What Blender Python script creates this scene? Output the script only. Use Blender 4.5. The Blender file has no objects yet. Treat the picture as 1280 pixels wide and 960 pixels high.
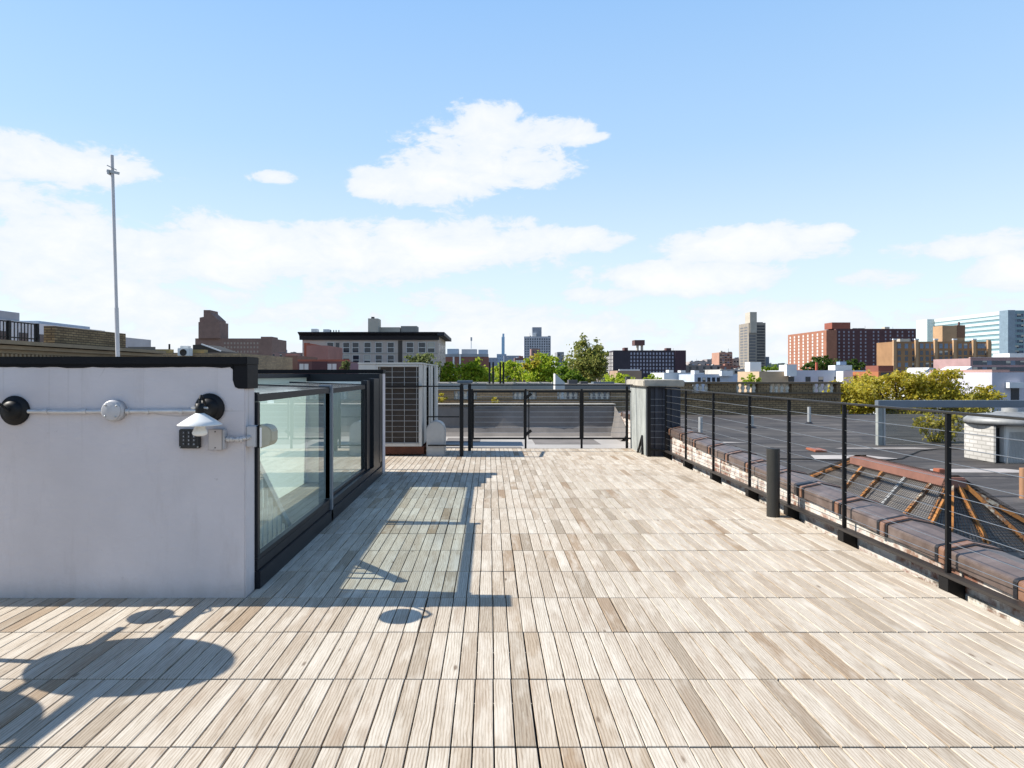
import bpy, bmesh, math, random
from mathutils import Vector, Matrix
import numpy as np

SC = bpy.context.scene
COL = SC.collection
# ------------------------------------------------------------------ camera, sky, sun, exposure
F, CX, CY, H = 853.0, 612.0, 467.0, 1.3
cam_d = bpy.data.cameras.new("camera"); cam = bpy.data.objects.new("camera", cam_d); COL.objects.link(cam)
cam.location = (0, 0, H); cam.rotation_euler = (math.radians(90), 0, 0)
cam_d.sensor_width = 36; cam_d.lens = F / 1280 * 36
cam_d.shift_x = (640 - CX) / 1280; cam_d.shift_y = -(480 - CY) / 1280
cam_d.clip_start = 0.05; cam_d.clip_end = 20000
SC.camera = cam

SUN_EL = math.radians(42.4)
SUN_DIR = Vector((-math.cos(SUN_EL), 0.085 * math.cos(SUN_EL), math.sin(SUN_EL))).normalized()
SUN_ROT = math.atan2(SUN_DIR.x, SUN_DIR.y)
EXPOSURE = 0.64
SC.view_settings.view_transform = 'Standard'; SC.view_settings.look = 'None'
SC.view_settings.exposure = EXPOSURE; SC.view_settings.gamma = 1
try: SC.view_settings.use_curve_mapping = False
except Exception: pass

sd = bpy.data.lights.new("sun", 'SUN'); sd.energy = 5.0; sd.angle = math.radians(0.5); sd.color = (1.0, 0.945, 0.86)
sun = bpy.data.objects.new("sun", sd); COL.objects.link(sun)
sun.rotation_euler = SUN_DIR.to_track_quat('Z', 'Y').to_euler(); sun.location = (-20, 5, 30)

world = bpy.data.worlds.new("World"); SC.world = world; world.use_nodes = True
def build_world():
    nt = world.node_tree; N = nt.nodes; L = nt.links
    N.clear()
    out = N.new('ShaderNodeOutputWorld'); bg = N.new('ShaderNodeBackground')
    bg.inputs[1].default_value = 0.14
    L.new(bg.outputs[0], out.inputs[0])
    sky = N.new('ShaderNodeTexSky'); sky.sky_type = 'NISHITA'; sky.sun_disc = False
    sky.sun_elevation = SUN_EL; sky.sun_rotation = SUN_ROT
    sky.altitude = 20; sky.air_density = 1.0; sky.dust_density = 0.6; sky.ozone_density = 1.3
    tc = N.new('ShaderNodeTexCoord')
    def m(op, a, b=None, c=None):
        n = N.new('ShaderNodeMath'); n.operation = op
        for i, v in enumerate((a, b, c)):
            if v is None: continue
            if isinstance(v, (int, float)): n.inputs[i].default_value = v
            else: L.new(v, n.inputs[i])
        return n.outputs[0]
    sep = N.new('ShaderNodeSeparateXYZ'); L.new(tc.outputs['Generated'], sep.inputs[0])
    az = m('ARCTAN2', sep.outputs[0], sep.outputs[1]); el = m('ARCSINE', sep.outputs[2])
    # cloud noise, laid out on the sky sphere in azimuth and elevation
    cmb = N.new('ShaderNodeCombineXYZ'); L.new(az, cmb.inputs[0]); L.new(m('MULTIPLY', el, 1.9), cmb.inputs[1])
    def noise(scale, detail, rough, dist, off):
        mp = N.new('ShaderNodeMapping'); mp.inputs['Location'].default_value = off
        L.new(cmb.outputs[0], mp.inputs[0])
        n = N.new('ShaderNodeTexNoise'); n.inputs['Scale'].default_value = scale; n.inputs['Detail'].default_value = detail
        n.inputs['Roughness'].default_value = rough; n.inputs['Distortion'].default_value = dist
        L.new(mp.outputs[0], n.inputs[0]); return n.outputs[0]
    n1 = noise(6.5, 10, 0.60, 0.35, (3.1, 1.7, 0.4)); n2 = noise(19.0, 9, 0.66, 0.5, (9.1, 4.2, 1.4))
    def blob(px, py, rx, ry, w=1.0):
        dx = (px - CX) / F; a0 = math.atan(dx); e0 = math.atan((CY - py) / F * math.cos(a0))
        sa = rx / F * math.cos(a0) ** 2; se = ry / F * math.cos(a0)
        u = m('DIVIDE', m('SUBTRACT', az, a0), sa); v = m('DIVIDE', m('SUBTRACT', el, e0), se)
        r2 = m('ADD', m('MULTIPLY', u, u), m('MULTIPLY', v, v))
        return m('MULTIPLY', m('SUBTRACT', 1.0, r2), w)
    blobs = [(545, 228, 95, 36), (600, 190, 110, 52), (672, 165, 80, 22), (620, 150, 50, 25, .8), (725, 172, 45, 8, .8), (480, 235, 50, 14, .8), (560, 175, 60, 30),
             (20, 195, 90, 34), (130, 215, 100, 38, .8), (60, 255, 120, 30, .7),
             (100, 312, 260, 62, 1.0), (330, 318, 250, 52, 1.0), (560, 308, 160, 40, 1.0), (715, 298, 80, 20, 1.1), (590, 375, 80, 24, .8),
             (150, 375, 300, 40, .75), (350, 395, 130, 28, .7), (340, 222, 34, 9, .7),
             (930, 305, 130, 28, 1.2), (850, 348, 140, 26, 1.1), (1010, 295, 65, 16, 1.1), (760, 368, 60, 14, .9),
             (1190, 308, 90, 20, 1), (1120, 350, 70, 18, .8), (1262, 342, 90, 28, 1.15),
             (640, 415, 260, 30, .75), (980, 400, 180, 30, .8), (1180, 385, 110, 24, .5), (250, 430, 220, 26, .6), (900, 440, 500, 22, .6),
             (-350, 300, 260, 90), (-700, 200, 260, 80), (1600, 330, 200, 60), (1900, 200, 260, 80)]
    field = None
    for b in blobs:
        o = blob(*b)
        if field is None: field = o
        else: field = m('MAXIMUM', field, o)
    field = m('MAXIMUM', field, -1.1)
    tot = m('ADD', field, m('ADD', m('MULTIPLY', m('SUBTRACT', n1, 0.5), 3.7), m('MULTIPLY', m('SUBTRACT', n2, 0.5), 2.0)))
    mr = N.new('ShaderNodeMapRange'); mr.interpolation_type = 'SMOOTHSTEP'
    mr.inputs[1].default_value = 0.0; mr.inputs[2].default_value = 0.5; L.new(tot, mr.inputs[0])
    # soft whitening close to the horizon (thin high cloud)
    hz = N.new('ShaderNodeMapRange'); hz.interpolation_type = 'SMOOTHSTEP'
    hz.inputs[1].default_value = 0.33; hz.inputs[2].default_value = -0.02; hz.inputs[3].default_value = 0; hz.inputs[4].default_value = 0.25
    L.new(el, hz.inputs[0])
    body = N.new('ShaderNodeMapRange'); body.inputs[1].default_value = 0.1; body.inputs[2].default_value = 1.5
    body.inputs[3].default_value = 0; body.inputs[4].default_value = 1; L.new(tot, body.inputs[0])
    cr = N.new('ShaderNodeMix'); cr.data_type = 'RGBA'
    kk = 1 / (0.14 * 2 ** EXPOSURE)
    cr.inputs[6].default_value = (.84*kk, .91*kk, .99*kk, 1); cr.inputs[7].default_value = (1.04*kk, 1.04*kk, 1.05*kk, 1)
    L.new(body.outputs[0], cr.inputs[0])
    mxh = N.new('ShaderNodeMix'); mxh.data_type = 'RGBA'; mxh.inputs[7].default_value = (4.6, 5.5, 6.3, 1)
    gain = N.new('ShaderNodeMix'); gain.data_type = 'RGBA'; gain.blend_type = 'MULTIPLY'; gain.inputs[0].default_value = 1
    gain.inputs[7].default_value = SKY_GAIN
    L.new(sky.outputs[0], gain.inputs[6])
    gr = N.new('ShaderNodeValToRGB'); e = gr.color_ramp.elements   # clear-sky gradient by elevation
    stops = [(0.0, (.83, .90, .96)), (.10, (.66, .82, .97)), (.20, (.47, .71, .98)), (.33, (.32, .58, .96)), (.52, (.08, .22, .50)), (1.0, (.03, .09, .25))]
    while len(e) < len(stops): e.new(.5)
    for i, (p, c) in enumerate(stops): e[i].position = p; e[i].color = tuple(x * 1.05 for x in c) + (1,)
    L.new(m('DIVIDE', el, math.pi / 2), gr.inputs[0])
    grs = N.new('ShaderNodeVectorMath'); grs.operation = 'SCALE'; grs.inputs[3].default_value = 1 / (0.14 * 2 ** EXPOSURE)
    L.new(gr.outputs[0], grs.inputs[0])
    bl = N.new('ShaderNodeMix'); bl.data_type = 'RGBA'; bl.inputs[0].default_value = .82
    L.new(gain.outputs[2], bl.inputs[6]); L.new(grs.outputs[0], bl.inputs[7])
    L.new(hz.outputs[0], mxh.inputs[0]); L.new(bl.outputs[2], mxh.inputs[6])
    mx = N.new('ShaderNodeMix'); mx.data_type = 'RGBA'
    L.new(m('MULTIPLY', mr.outputs[0], 0.93), mx.inputs[0]); L.new(mxh.outputs[2], mx.inputs[6]); L.new(cr.outputs[2], mx.inputs[7])
    L.new(mx.outputs[2], bg.inputs[0])
SKY_GAIN = (.9, .95, 1.1, 1)
build_world()
R = random.Random(7)

# ------------------------------------------------------------------ helpers
def PX(x, Y): return (x - CX) * Y / F
def PZ(y, Y): return H - (y - CY) * Y / F

class MB:
    """collects faces in world coordinates, links them as one mesh object"""
    def __init__(s): s.v = []; s.f = []; s.sm = []
    def add(s, vs, fs, smooth=False):
        o = len(s.v); s.v += [tuple(p) for p in vs]
        s.f += [tuple(i + o for i in f) for f in fs]; s.sm += [smooth] * len(fs); return s
    def box(s, x0, x1, y0, y1, z0, z1):
        if x1 < x0: x0, x1 = x1, x0
        if y1 < y0: y0, y1 = y1, y0
        if z1 < z0: z0, z1 = z1, z0
        return s.add([(x0,y0,z0),(x1,y0,z0),(x1,y1,z0),(x0,y1,z0),(x0,y0,z1),(x1,y0,z1),(x1,y1,z1),(x0,y1,z1)],
                     [(3,2,1,0),(4,5,6,7),(0,1,5,4),(1,2,6,5),(2,3,7,6),(3,0,4,7)])
    def cbox(s, x0, x1, y0, y1, z0, z1, c):   # box with chamfered top edges
        return s.add([(x0,y0,z0),(x1,y0,z0),(x1,y1,z0),(x0,y1,z0),
                      (x0,y0,z1-c),(x1,y0,z1-c),(x1,y1,z1-c),(x0,y1,z1-c),
                      (x0+c,y0+c,z1),(x1-c,y0+c,z1),(x1-c,y1-c,z1),(x0+c,y1-c,z1)],
                     [(3,2,1,0),(0,1,5,4),(1,2,6,5),(2,3,7,6),(3,0,4,7),(4,5,9,8),(5,6,10,9),(6,7,11,10),(7,4,8,11),(8,9,10,11)])
    def cyl(s, p0, p1, r, n=12, r2=None, caps=True):
        p0 = Vector(p0); p1 = Vector(p1); r2 = r if r2 is None else r2
        d = (p1 - p0).normalized(); q = d.to_track_quat('Z', 'Y')
        vs = []
        for k in range(n):
            a = 2 * math.pi * k / n; c = Vector((math.cos(a), math.sin(a), 0))
            vs.append(p0 + q @ (c * r)); vs.append(p1 + q @ (c * r2))
        fs = [(2*k, (2*k+2) % (2*n), (2*k+3) % (2*n), 2*k+1) for k in range(n)]
        s.add(vs, fs, True)
        if caps:
            s.add([vs[2*k] for k in range(n)][::-1], [tuple(range(n))])
            s.add([vs[2*k+1] for k in range(n)], [tuple(range(n))])
        return s
    def path(s, pts, r, n=8):
        for a, b in zip(pts[:-1], pts[1:]): s.cyl(a, b, r, n)
        return s
    def lathe(s, prof, origin=(0,0,0), axis=(0,0,1), n=24):
        o = Vector(origin); q = Vector(axis).normalized().to_track_quat('Z', 'Y')
        vs = []; m = len(prof)
        for k in range(n):
            a = 2 * math.pi * k / n
            for r, z in prof: vs.append(o + q @ Vector((r * math.cos(a), r * math.sin(a), z)))
        fs = []
        for k in range(n):
            k2 = (k + 1) % n
            for j in range(m - 1): fs.append((k*m+j, k2*m+j, k2*m+j+1, k*m+j+1))
        return s.add(vs, fs, True)
    def prism(s, poly, v0, v1):
        """poly: list of 3D points (planar), extruded from v0 to v1 offset"""
        v0 = Vector(v0); v1 = Vector(v1); n = len(poly)
        a = [Vector(p) + v0 for p in poly]; b = [Vector(p) + v1 for p in poly]
        fs = [tuple(range(n))[::-1], tuple(range(n, 2*n))] + [(k, (k+1) % n, n + (k+1) % n, n + k) for k in range(n)]
        return s.add(a + b, fs)
    def bar(s, p0, p1, w, h, up=(0,0,1)):
        p0 = Vector(p0); p1 = Vector(p1); d = (p1-p0).normalized(); sd_ = d.cross(Vector(up)).normalized(); u = sd_.cross(d)
        vs = []
        for p in (p0, p1):
            for a, b in ((-1,-1),(1,-1),(1,1),(-1,1)): vs.append(p + sd_*a*w/2 + u*b*h/2)
        return s.add(vs, [(0,1,2,3),(7,6,5,4),(0,4,5,1),(1,5,6,2),(2,6,7,3),(3,7,4,0)])
    def build(s, name, mat, parent=None, bevel=0.0, recalc=True):
        me = bpy.data.meshes.new(name)
        off = Vector((0,0,0))
        p = parent
        while p is not None: off += p.location; p = p.parent
        me.from_pydata([(x-off.x, y-off.y, z-off.z) for x, y, z in s.v], [], s.f)
        me.polygons.foreach_set('use_smooth', s.sm)
        if recalc or bevel:
            bm = bmesh.new(); bm.from_mesh(me)
            if recalc: bmesh.ops.recalc_face_normals(bm, faces=bm.faces)
            if bevel:
                bmesh.ops.bevel(bm, geom=[e for e in bm.edges if e.calc_face_angle(0) > 0.6], offset=bevel, segments=2, affect='EDGES', clamp_overlap=True)
            bm.to_mesh(me); bm.free()
        me.materials.append(mat)
        o = bpy.data.objects.new(name, me); COL.objects.link(o)
        if parent is not None: o.parent = parent
        return o

def thing(name, label, cat, loc=(0,0,0), group=None):
    o = bpy.data.objects.new(name, None); COL.objects.link(o); o.location = loc
    o.empty_display_size = 0.1
    o['label'] = label; o['category'] = cat; o['kind'] = 'thing'
    if group: o['group'] = group
    return o
def tag(o, label, cat, group=None):
    o['label'] = label; o['category'] = cat; o['kind'] = 'thing'
    if group: o['group'] = group
    return o
def struct(o): o['kind'] = 'structure'; return o
def copy_tree(o, parent=None, depth=0):
    c = o.copy(); COL.objects.link(c); c.parent = parent
    for ch in list(o.children): copy_tree(ch, c, depth+1)
    return c

def srgb(h):
    h = h.lstrip('#'); v = [int(h[i:i+2], 16) / 255 for i in (0, 2, 4)]
    return tuple(x/12.92 if x <= .04045 else ((x+.055)/1.055)**2.4 for x in v) + (1,)

# ------------------------------------------------------------------ materials
class NT:
    def __init__(s, name):
        s.m = bpy.data.materials.new(name); s.m.use_nodes = True; s.n = s.m.node_tree.nodes; s.l = s.m.node_tree.links
        s.b = s.n['Principled BSDF']; s.out = s.n['Material Output']
    def new(s, t): return s.n.new(t)
    def link(s, a, b): s.l.new(a, b)
    def coord(s, kind='Object'): return s.new('ShaderNodeTexCoord').outputs[kind]
    def mapping(s, vec, scale=(1,1,1), loc=(0,0,0)):
        mp = s.new('ShaderNodeMapping'); mp.inputs['Scale'].default_value = scale; mp.inputs['Location'].default_value = loc
        s.link(vec, mp.inputs[0]); return mp.outputs[0]
    def noise(s, vec, scale, detail=6, rough=.6, dist=0):
        n = s.new('ShaderNodeTexNoise'); n.inputs['Scale'].default_value = scale; n.inputs['Detail'].default_value = detail
        n.inputs['Roughness'].default_value = rough; n.inputs['Distortion'].default_value = dist
        if vec is not None: s.link(vec, n.inputs[0])
        return n.outputs[0]
    def ramp(s, fac, stops):
        r = s.new('ShaderNodeValToRGB'); e = r.color_ramp.elements
        while len(e) < len(stops): e.new(0.5)
        for i, (p, c) in enumerate(stops): e[i].position = p; e[i].color = c
        s.link(fac, r.inputs[0]); return r.outputs[0]
    def mix(s, fac, a, b, blend='MIX'):
        n = s.new('ShaderNodeMix'); n.data_type = 'RGBA'; n.blend_type = blend
        for i, v in ((0, fac), (6, a), (7, b)):
            if isinstance(v, (int, float)): n.inputs[i].default_value = v
            elif isinstance(v, tuple): n.inputs[i].default_value = v
            else: s.link(v, n.inputs[i])
        return n.outputs[2]
    def math(s, op, a, b=None):
        n = s.new('ShaderNodeMath'); n.operation = op
        for i, v in enumerate((a, b)):
            if v is None: continue
            if isinstance(v, (int, float)): n.inputs[i].default_value = v
            else: s.link(v, n.inputs[i])
        return n.outputs[0]
    def bump(s, h, strength=.3, dist=.01):
        b = s.new('ShaderNodeBump'); b.inputs['Strength'].default_value = strength; b.inputs['Distance'].default_value = dist
        s.link(h, b.inputs['Height']); s.link(b.outputs[0], s.b.inputs['Normal'])
    def wallvec(s):
        sp = s.new('ShaderNodeSeparateXYZ'); s.link(s.coord(), sp.inputs[0])
        c = s.new('ShaderNodeCombineXYZ'); s.link(s.math('ADD', sp.outputs[0], sp.outputs[1]), c.inputs[0]); s.link(sp.outputs[2], c.inputs[1])
        return c.outputs[0]

def scale_c(c, k): return tuple(min(1, x*k) for x in c[:3]) + (1,)
def plain(name, col, rough=.6, metal=0., var=.25, scale=3., bump=0., bscale=60., spec=.5, streak=1.0):
    t = NT(name); col = srgb(col) if isinstance(col, str) else col
    v = t.mapping(t.coord(), (1, 1, streak))
    n = t.noise(v, scale, 8, .65)
    c = t.ramp(n, [(.25, scale_c(col, 1-var)), (.75, scale_c(col, 1+var))])
    t.link(c, t.b.inputs['Base Color'])
    t.b.inputs['Roughness'].default_value = rough; t.b.inputs['Metallic'].default_value = metal
    t.b.inputs['Specular IOR Level'].default_value = spec
    if bump: t.bump(t.noise(t.coord(), bscale, 4), bump, .01)
    return t.m
def brick(name, c1, c2, mortar, bw=.2, bh=.068, ms=.012, white=None, wcov=.5, wscale=6, rough=.85, bumpk=.4):
    t = NT(name); v = t.wallvec()
    b = t.new('ShaderNodeTexBrick'); t.link(v, b.inputs[0])
    b.inputs['Color1'].default_value = srgb(c1); b.inputs['Color2'].default_value = srgb(c2); b.inputs['Mortar'].default_value = srgb(mortar)
    b.inputs['Scale'].default_value = 1; b.inputs['Mortar Size'].default_value = ms; b.inputs['Brick Width'].default_value = bw; b.inputs['Row Height'].default_value = bh
    b.inputs['Mortar Smooth'].default_value = .2
    n = t.noise(t.coord(), 1.3, 8); c = t.mix(.45, b.outputs[0], t.ramp(n, [(.3, (.25,.23,.2,1)), (.7, (1,1,1,1))]), 'MULTIPLY')
    if white:
        w = t.noise(t.coord(), wscale, 9, .7); f = t.ramp(w, [(1-wcov-.08, (0,0,0,1)), (1-wcov+.08, (1,1,1,1))])
        c = t.mix(t.math('MULTIPLY', f, .85), c, srgb(white))
    t.link(c, t.b.inputs['Base Color']); t.b.inputs['Roughness'].default_value = rough
    if bumpk: t.bump(t.math('SUBTRACT', 1.0, b.outputs['Fac']), bumpk, .006)
    return t.m
def leafmat(name, cols, trans=.55):
    t = NT(name); g = t.new('ShaderNodeNewGeometry')
    stops = [(i/(max(1, len(cols)-1)), srgb(c)) for i, c in enumerate(cols)]
    c = t.ramp(g.outputs['Random Per Island'], stops)
    n = t.noise(t.coord(), .7, 3); c = t.mix(.6, c, t.ramp(n, [(.35, (.72,.76,.68,1)), (.65, (1,1,1,1))]), 'MULTIPLY')
    t.link(c, t.b.inputs['Base Color']); t.b.inputs['Roughness'].default_value = .65; t.b.inputs['Specular IOR Level'].default_value = .25
    tr = t.new('ShaderNodeBsdfTranslucent'); t.link(c, tr.inputs[0])
    mx = t.new('ShaderNodeMixShader'); mx.inputs[0].default_value = trans
    t.link(t.b.outputs[0], mx.inputs[1]); t.link(tr.outputs[0], mx.inputs[2]); t.link(mx.outputs[0], t.out.inputs[0])
    return t.m
def paneglass(name, tint, rough=0.0, ior=1.5):
    """thin architectural pane: tinted transmission plus Fresnel reflection"""
    t = NT(name); t.n.remove(t.b)
    tr = t.new('ShaderNodeBsdfTransparent'); tr.inputs[0].default_value = tint
    gl = t.new('ShaderNodeBsdfGlossy'); gl.inputs['Roughness'].default_value = rough; gl.inputs[0].default_value = (.92, .97, .95, 1)
    g = t.new('ShaderNodeNewGeometry'); dt = t.new('ShaderNodeVectorMath'); dt.operation = 'DOT_PRODUCT'
    t.link(g.outputs['Normal'], dt.inputs[0]); t.link(g.outputs['Incoming'], dt.inputs[1])
    f0 = ((ior-1)/(ior+1))**2     # Schlick, the same from both sides of the sheet
    fr = t.math('ADD', f0, t.math('MULTIPLY', 1-f0, t.math('POWER', t.math('SUBTRACT', 1.0, t.math('ABSOLUTE', dt.outputs['Value'])), 4.2)))
    mx = t.new('ShaderNodeMixShader'); t.link(fr, mx.inputs[0]); t.link(tr.outputs[0], mx.inputs[1]); t.link(gl.outputs[0], mx.inputs[2])
    t.link(mx.outputs[0], t.out.inputs[0]); return t.m

def frosted():
    t = NT('frosted_green_glass'); c = (.52, .63, .59, 1); t.b.inputs['Base Color'].default_value = c; t.b.inputs['Roughness'].default_value = .4
    tr = t.new('ShaderNodeBsdfTranslucent'); tr.inputs[0].default_value = c
    mx = t.new('ShaderNodeMixShader'); mx.inputs[0].default_value = .5
    t.link(t.b.outputs[0], mx.inputs[1]); t.link(tr.outputs[0], mx.inputs[2]); t.link(mx.outputs[0], t.out.inputs[0]); return t.m
def deckmat():
    t = NT('weathered_deck_boards'); g = t.new('ShaderNodeNewGeometry'); rnd = g.outputs['Random Per Island']
    sp = t.new('ShaderNodeSeparateXYZ'); t.link(t.coord(), sp.inputs[0])
    cb = t.new('ShaderNodeCombineXYZ')
    t.link(t.math('ADD', sp.outputs[0], t.math('MULTIPLY', rnd, 37.0)), cb.inputs[0])
    t.link(t.math('ADD', sp.outputs[1], t.math('MULTIPLY', rnd, 91.0)), cb.inputs[1]); t.link(t.math('MULTIPLY', rnd, 53.0), cb.inputs[2])
    v = cb.outputs[0]
    base = t.ramp(rnd, [(0, srgb('#a59886')), (.09, srgb('#b9ac9a')), (.35, srgb('#c7bbaa')), (.62, srgb('#cfc6b7')), (.88, srgb('#c4b8a7')), (.96, srgb('#b5a590')), (1, srgb('#a58f76'))])
    grain = t.noise(t.mapping(v, (95, 3.4, 10)), 1.9, 11, .76, 1.0)
    c = t.mix(.9, base, t.ramp(grain, [(.32, (.40,.36,.32,1)), (.45, (.80,.78,.75,1)), (.58, (1.0,1.0,1.0,1))]), 'MULTIPLY')
    # cathedral figure
    w = t.new('ShaderNodeTexWave'); w.wave_type = 'BANDS'; w.bands_direction = 'X'
    w.inputs['Scale'].default_value = 16; w.inputs['Distortion'].default_value = 7; w.inputs['Detail'].default_value = 3; w.inputs['Detail Scale'].default_value = .8
    t.link(t.mapping(v, (1.6, .35, 1)), w.inputs[0])
    c = t.mix(.6, c, t.ramp(w.outputs[1], [(.0, (.52,.45,.38,1)), (.30, (.88,.85,.82,1)), (.55, (1,1,1,1))]), 'MULTIPLY')
    # brown patches where the grey has worn off, pale silvering elsewhere
    pat = t.noise(t.mapping(v, (9, 1.7, 3)), 1.0, 6, .6)
    c = t.mix(t.ramp(pat, [(.53, (0,0,0,1)), (.76, (.72,.72,.72,1))]), c, t.mix(grain, srgb('#7d6650'), srgb('#b09c86')))
    sil = t.noise(t.mapping(v, (12, 2.3, 3), (5, 3, 1)), 1.0, 6, .6)
    c = t.mix(t.ramp(sil, [(.5, (0,0,0,1)), (.7, (.6,.6,.6,1))]), c, srgb('#d6cec0'))
    big = t.noise(t.coord(), .55, 5, .6)
    c = t.mix(.5, c, t.ramp(big, [(.3, (.74,.73,.72,1)), (.62, (1,1,1,1))]), 'MULTIPLY')
    t.link(c, t.b.inputs['Base Color'])
    t.b.inputs['Roughness'].default_value = .72; t.b.inputs['Specular IOR Level'].default_value = .3
    kn = t.new('ShaderNodeTexVoronoi'); kn.inputs['Scale'].default_value = 1.0; t.link(t.mapping(v, (7, 2.2, 1)), kn.inputs[0])
    c = t.mix(t.ramp(kn.outputs['Distance'], [(.035, (.75,.75,.75,1)), (.075, (0,0,0,1))]), c, srgb('#5d4936')); t.link(c, t.b.inputs['Base Color'])
    t.bump(grain, .4, .002)
    return t.m

M = {}
M['deck'] = deckmat(); M['frosted'] = frosted()
def stucco():
    t = NT('painted_stucco'); col = srgb('#cdc7c8')
    n = t.noise(t.coord(), 1.6, 8, .6); c = t.ramp(n, [(.3, scale_c(col, .86)), (.7, scale_c(col, 1.0))])
    st = t.noise(t.mapping(t.coord(), (3, 3, .5)), 2.2, 8, .7); c = t.mix(.55, c, t.ramp(st, [(.26, (.80,.78,.76,1)), (.45, (1,1,1,1))]), 'MULTIPLY')
    sp = t.noise(t.coord(), 14, 5, .6); c = t.mix(.6, c, t.ramp(sp, [(.23, (.45,.42,.40,1)), (.30, (1,1,1,1))]), 'MULTIPLY')
    sp2 = t.new('ShaderNodeSeparateXYZ'); t.link(t.coord(), sp2.inputs[0])      # splash dirt at the foot, drips under the cap
    ft = t.math('ADD', sp2.outputs[2], t.math('MULTIPLY', t.noise(t.mapping(t.coord(), (5, 5, 2)), 1.0, 7, .7), .22))
    c = t.mix(t.ramp(ft, [(.05, (.55,.55,.55,1)), (.22, (0,0,0,1))]), c, srgb('#8d877f'))
    dr = t.noise(t.mapping(t.coord(), (16, 16, .25)), 1.0, 5, .6); dm = t.math('MULTIPLY', t.ramp(dr, [(.60, (0,0,0,1)), (.72, (.5,.5,.5,1))]), t.ramp(sp2.outputs[2], [(.75, (0,0,0,1)), (1.0, (1,1,1,1))]))
    c = t.mix(dm, c, srgb('#9a948c'))
    crk = t.new('ShaderNodeTexVoronoi'); crk.feature = 'DISTANCE_TO_EDGE'; crk.inputs['Scale'].default_value = .9; t.link(t.mix(.12, t.coord(), t.new('ShaderNodeTexNoise').outputs[1]), crk.inputs[0])
    cm = t.math('MULTIPLY', t.ramp(crk.outputs['Distance'], [(.001, (1,1,1,1)), (.0035, (0,0,0,1))]), t.ramp(t.noise(t.coord(), 1.1, 3), [(.5, (0,0,0,1)), (.6, (.55,.55,.55,1))]))
    c = t.mix(cm, c, srgb('#7d7a78'))
    t.link(c, t.b.inputs['Base Color']); t.b.inputs['Roughness'].default_value = .8
    tw = t.noise(t.mapping(t.coord(), (3, 3, 5)), 3, 6, .55, 1.0)
    t.bump(t.math('ADD', t.math('MULTIPLY', tw, 2.2), t.noise(t.coord(), 45, 5, .6)), .4, .006)
    return t.m
M['stucco'] = stucco()
M['black_trim'] = plain('black_trim_paint', '#0d0e12', .6, var=.2, bump=.1, spec=.2)
M['navy'] = plain('dark_blue_grey_metal', '#171c24', .42, .2, var=.15, spec=.35)
M['steel_black'] = plain('black_painted_steel', '#0e0e10', .5, .0, var=.25, scale=8, spec=.3)
M['cable'] = plain('stainless_cable', '#a9adb0', .35, .9, var=.1)
M['pane'] = paneglass('coated_clear_glass', (.90, .97, .93, 1), 0, 2.3)
M['pane_roof'] = paneglass('dusty_roof_glass', (.95, .98, .97, 1), .08)
def dusty(m_):
    nt = m_.node_tree; o = nt.nodes['Material Output']; src = o.inputs[0].links[0].from_socket
    n = nt.nodes.new('ShaderNodeTexNoise'); n.inputs['Scale'].default_value = 5; n.inputs['Detail'].default_value = 8
    r = nt.nodes.new('ShaderNodeMapRange'); r.inputs[1].default_value = .35; r.inputs[2].default_value = .7; r.inputs[3].default_value = .06; r.inputs[4].default_value = .30
    nt.links.new(n.outputs[0], r.inputs[0]); d = nt.nodes.new('ShaderNodeBsdfDiffuse'); d.inputs[0].default_value = (.32, .33, .33, 1)
    x = nt.nodes.new('ShaderNodeMixShader'); nt.links.new(r.outputs[0], x.inputs[0]); nt.links.new(src, x.inputs[1]); nt.links.new(d.outputs[0], x.inputs[2]); nt.links.new(x.outputs[0], o.inputs[0])
dusty(M['pane_roof'])
M['pane_light'] = paneglass('clear_screen_glass', (.86, .88, .86, 1))
M['white_metal'] = plain('white_enamel', '#dcdcd8', .4, var=.08, scale=4)
M['ac_white'] = plain('pale_grey_casing', '#b9b7b1', .5, var=.08, scale=3)
M['coil'] = plain('condenser_coil', '#3a322b', .7, .2, var=.3, scale=12)
M['rust'] = plain('rusty_steel', '#55301f', .85, .1, var=.4, scale=9, bump=.2)
def rustmat():
    t = NT('flaking_rust'); n = t.noise(t.coord(), 7, 8, .7)
    c = t.ramp(n, [(.38, srgb('#8a5a2e')), (.48, srgb('#a8713a')), (.55, srgb('#6b4a34')), (.62, srgb('#b0a898'))])
    t.link(c, t.b.inputs['Base Color']); t.b.inputs['Roughness'].default_value = .9; t.bump(n, .4, .01); return t.m
M['rust_bright'] = rustmat()
M['galv'] = plain('galvanised_metal', '#a8a9a8', .5, .35, var=.15, scale=5)
M['grey_box'] = plain('grey_electrical_box', '#b5b4b5', .5, .2, var=.1, scale=10)
M['conduit'] = plain('painted_conduit', '#c4c2c0', .45, .3, var=.15, scale=20)
M['beige_plastic'] = plain('aged_beige_plastic', '#aaa792', .5, var=.15, scale=20)
M['keypad'] = plain('black_plastic', '#17181c', .35, var=.1)
M['key'] = plain('keypad_button', '#2b2d33', .4, var=.1)
M['ink'] = plain('pale_ink', '#c8ccd2', .6, var=.02)
M['bulb'] = plain('frosted_bulb', '#e6e5e0', .25, var=.03)
M['pvc'] = plain('grey_mast_paint', '#b4b2b3', .5, .1, var=.12, scale=2)
M['membrane'] = plain('grey_roof_membrane', '#716c68', .9, var=.3, scale=1.4, bump=.3, bscale=30)
M['membrane_floor'] = plain('pale_roof_coating', '#a09c97', .9, var=.2, scale=1.1, bump=.2, bscale=30)
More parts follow.
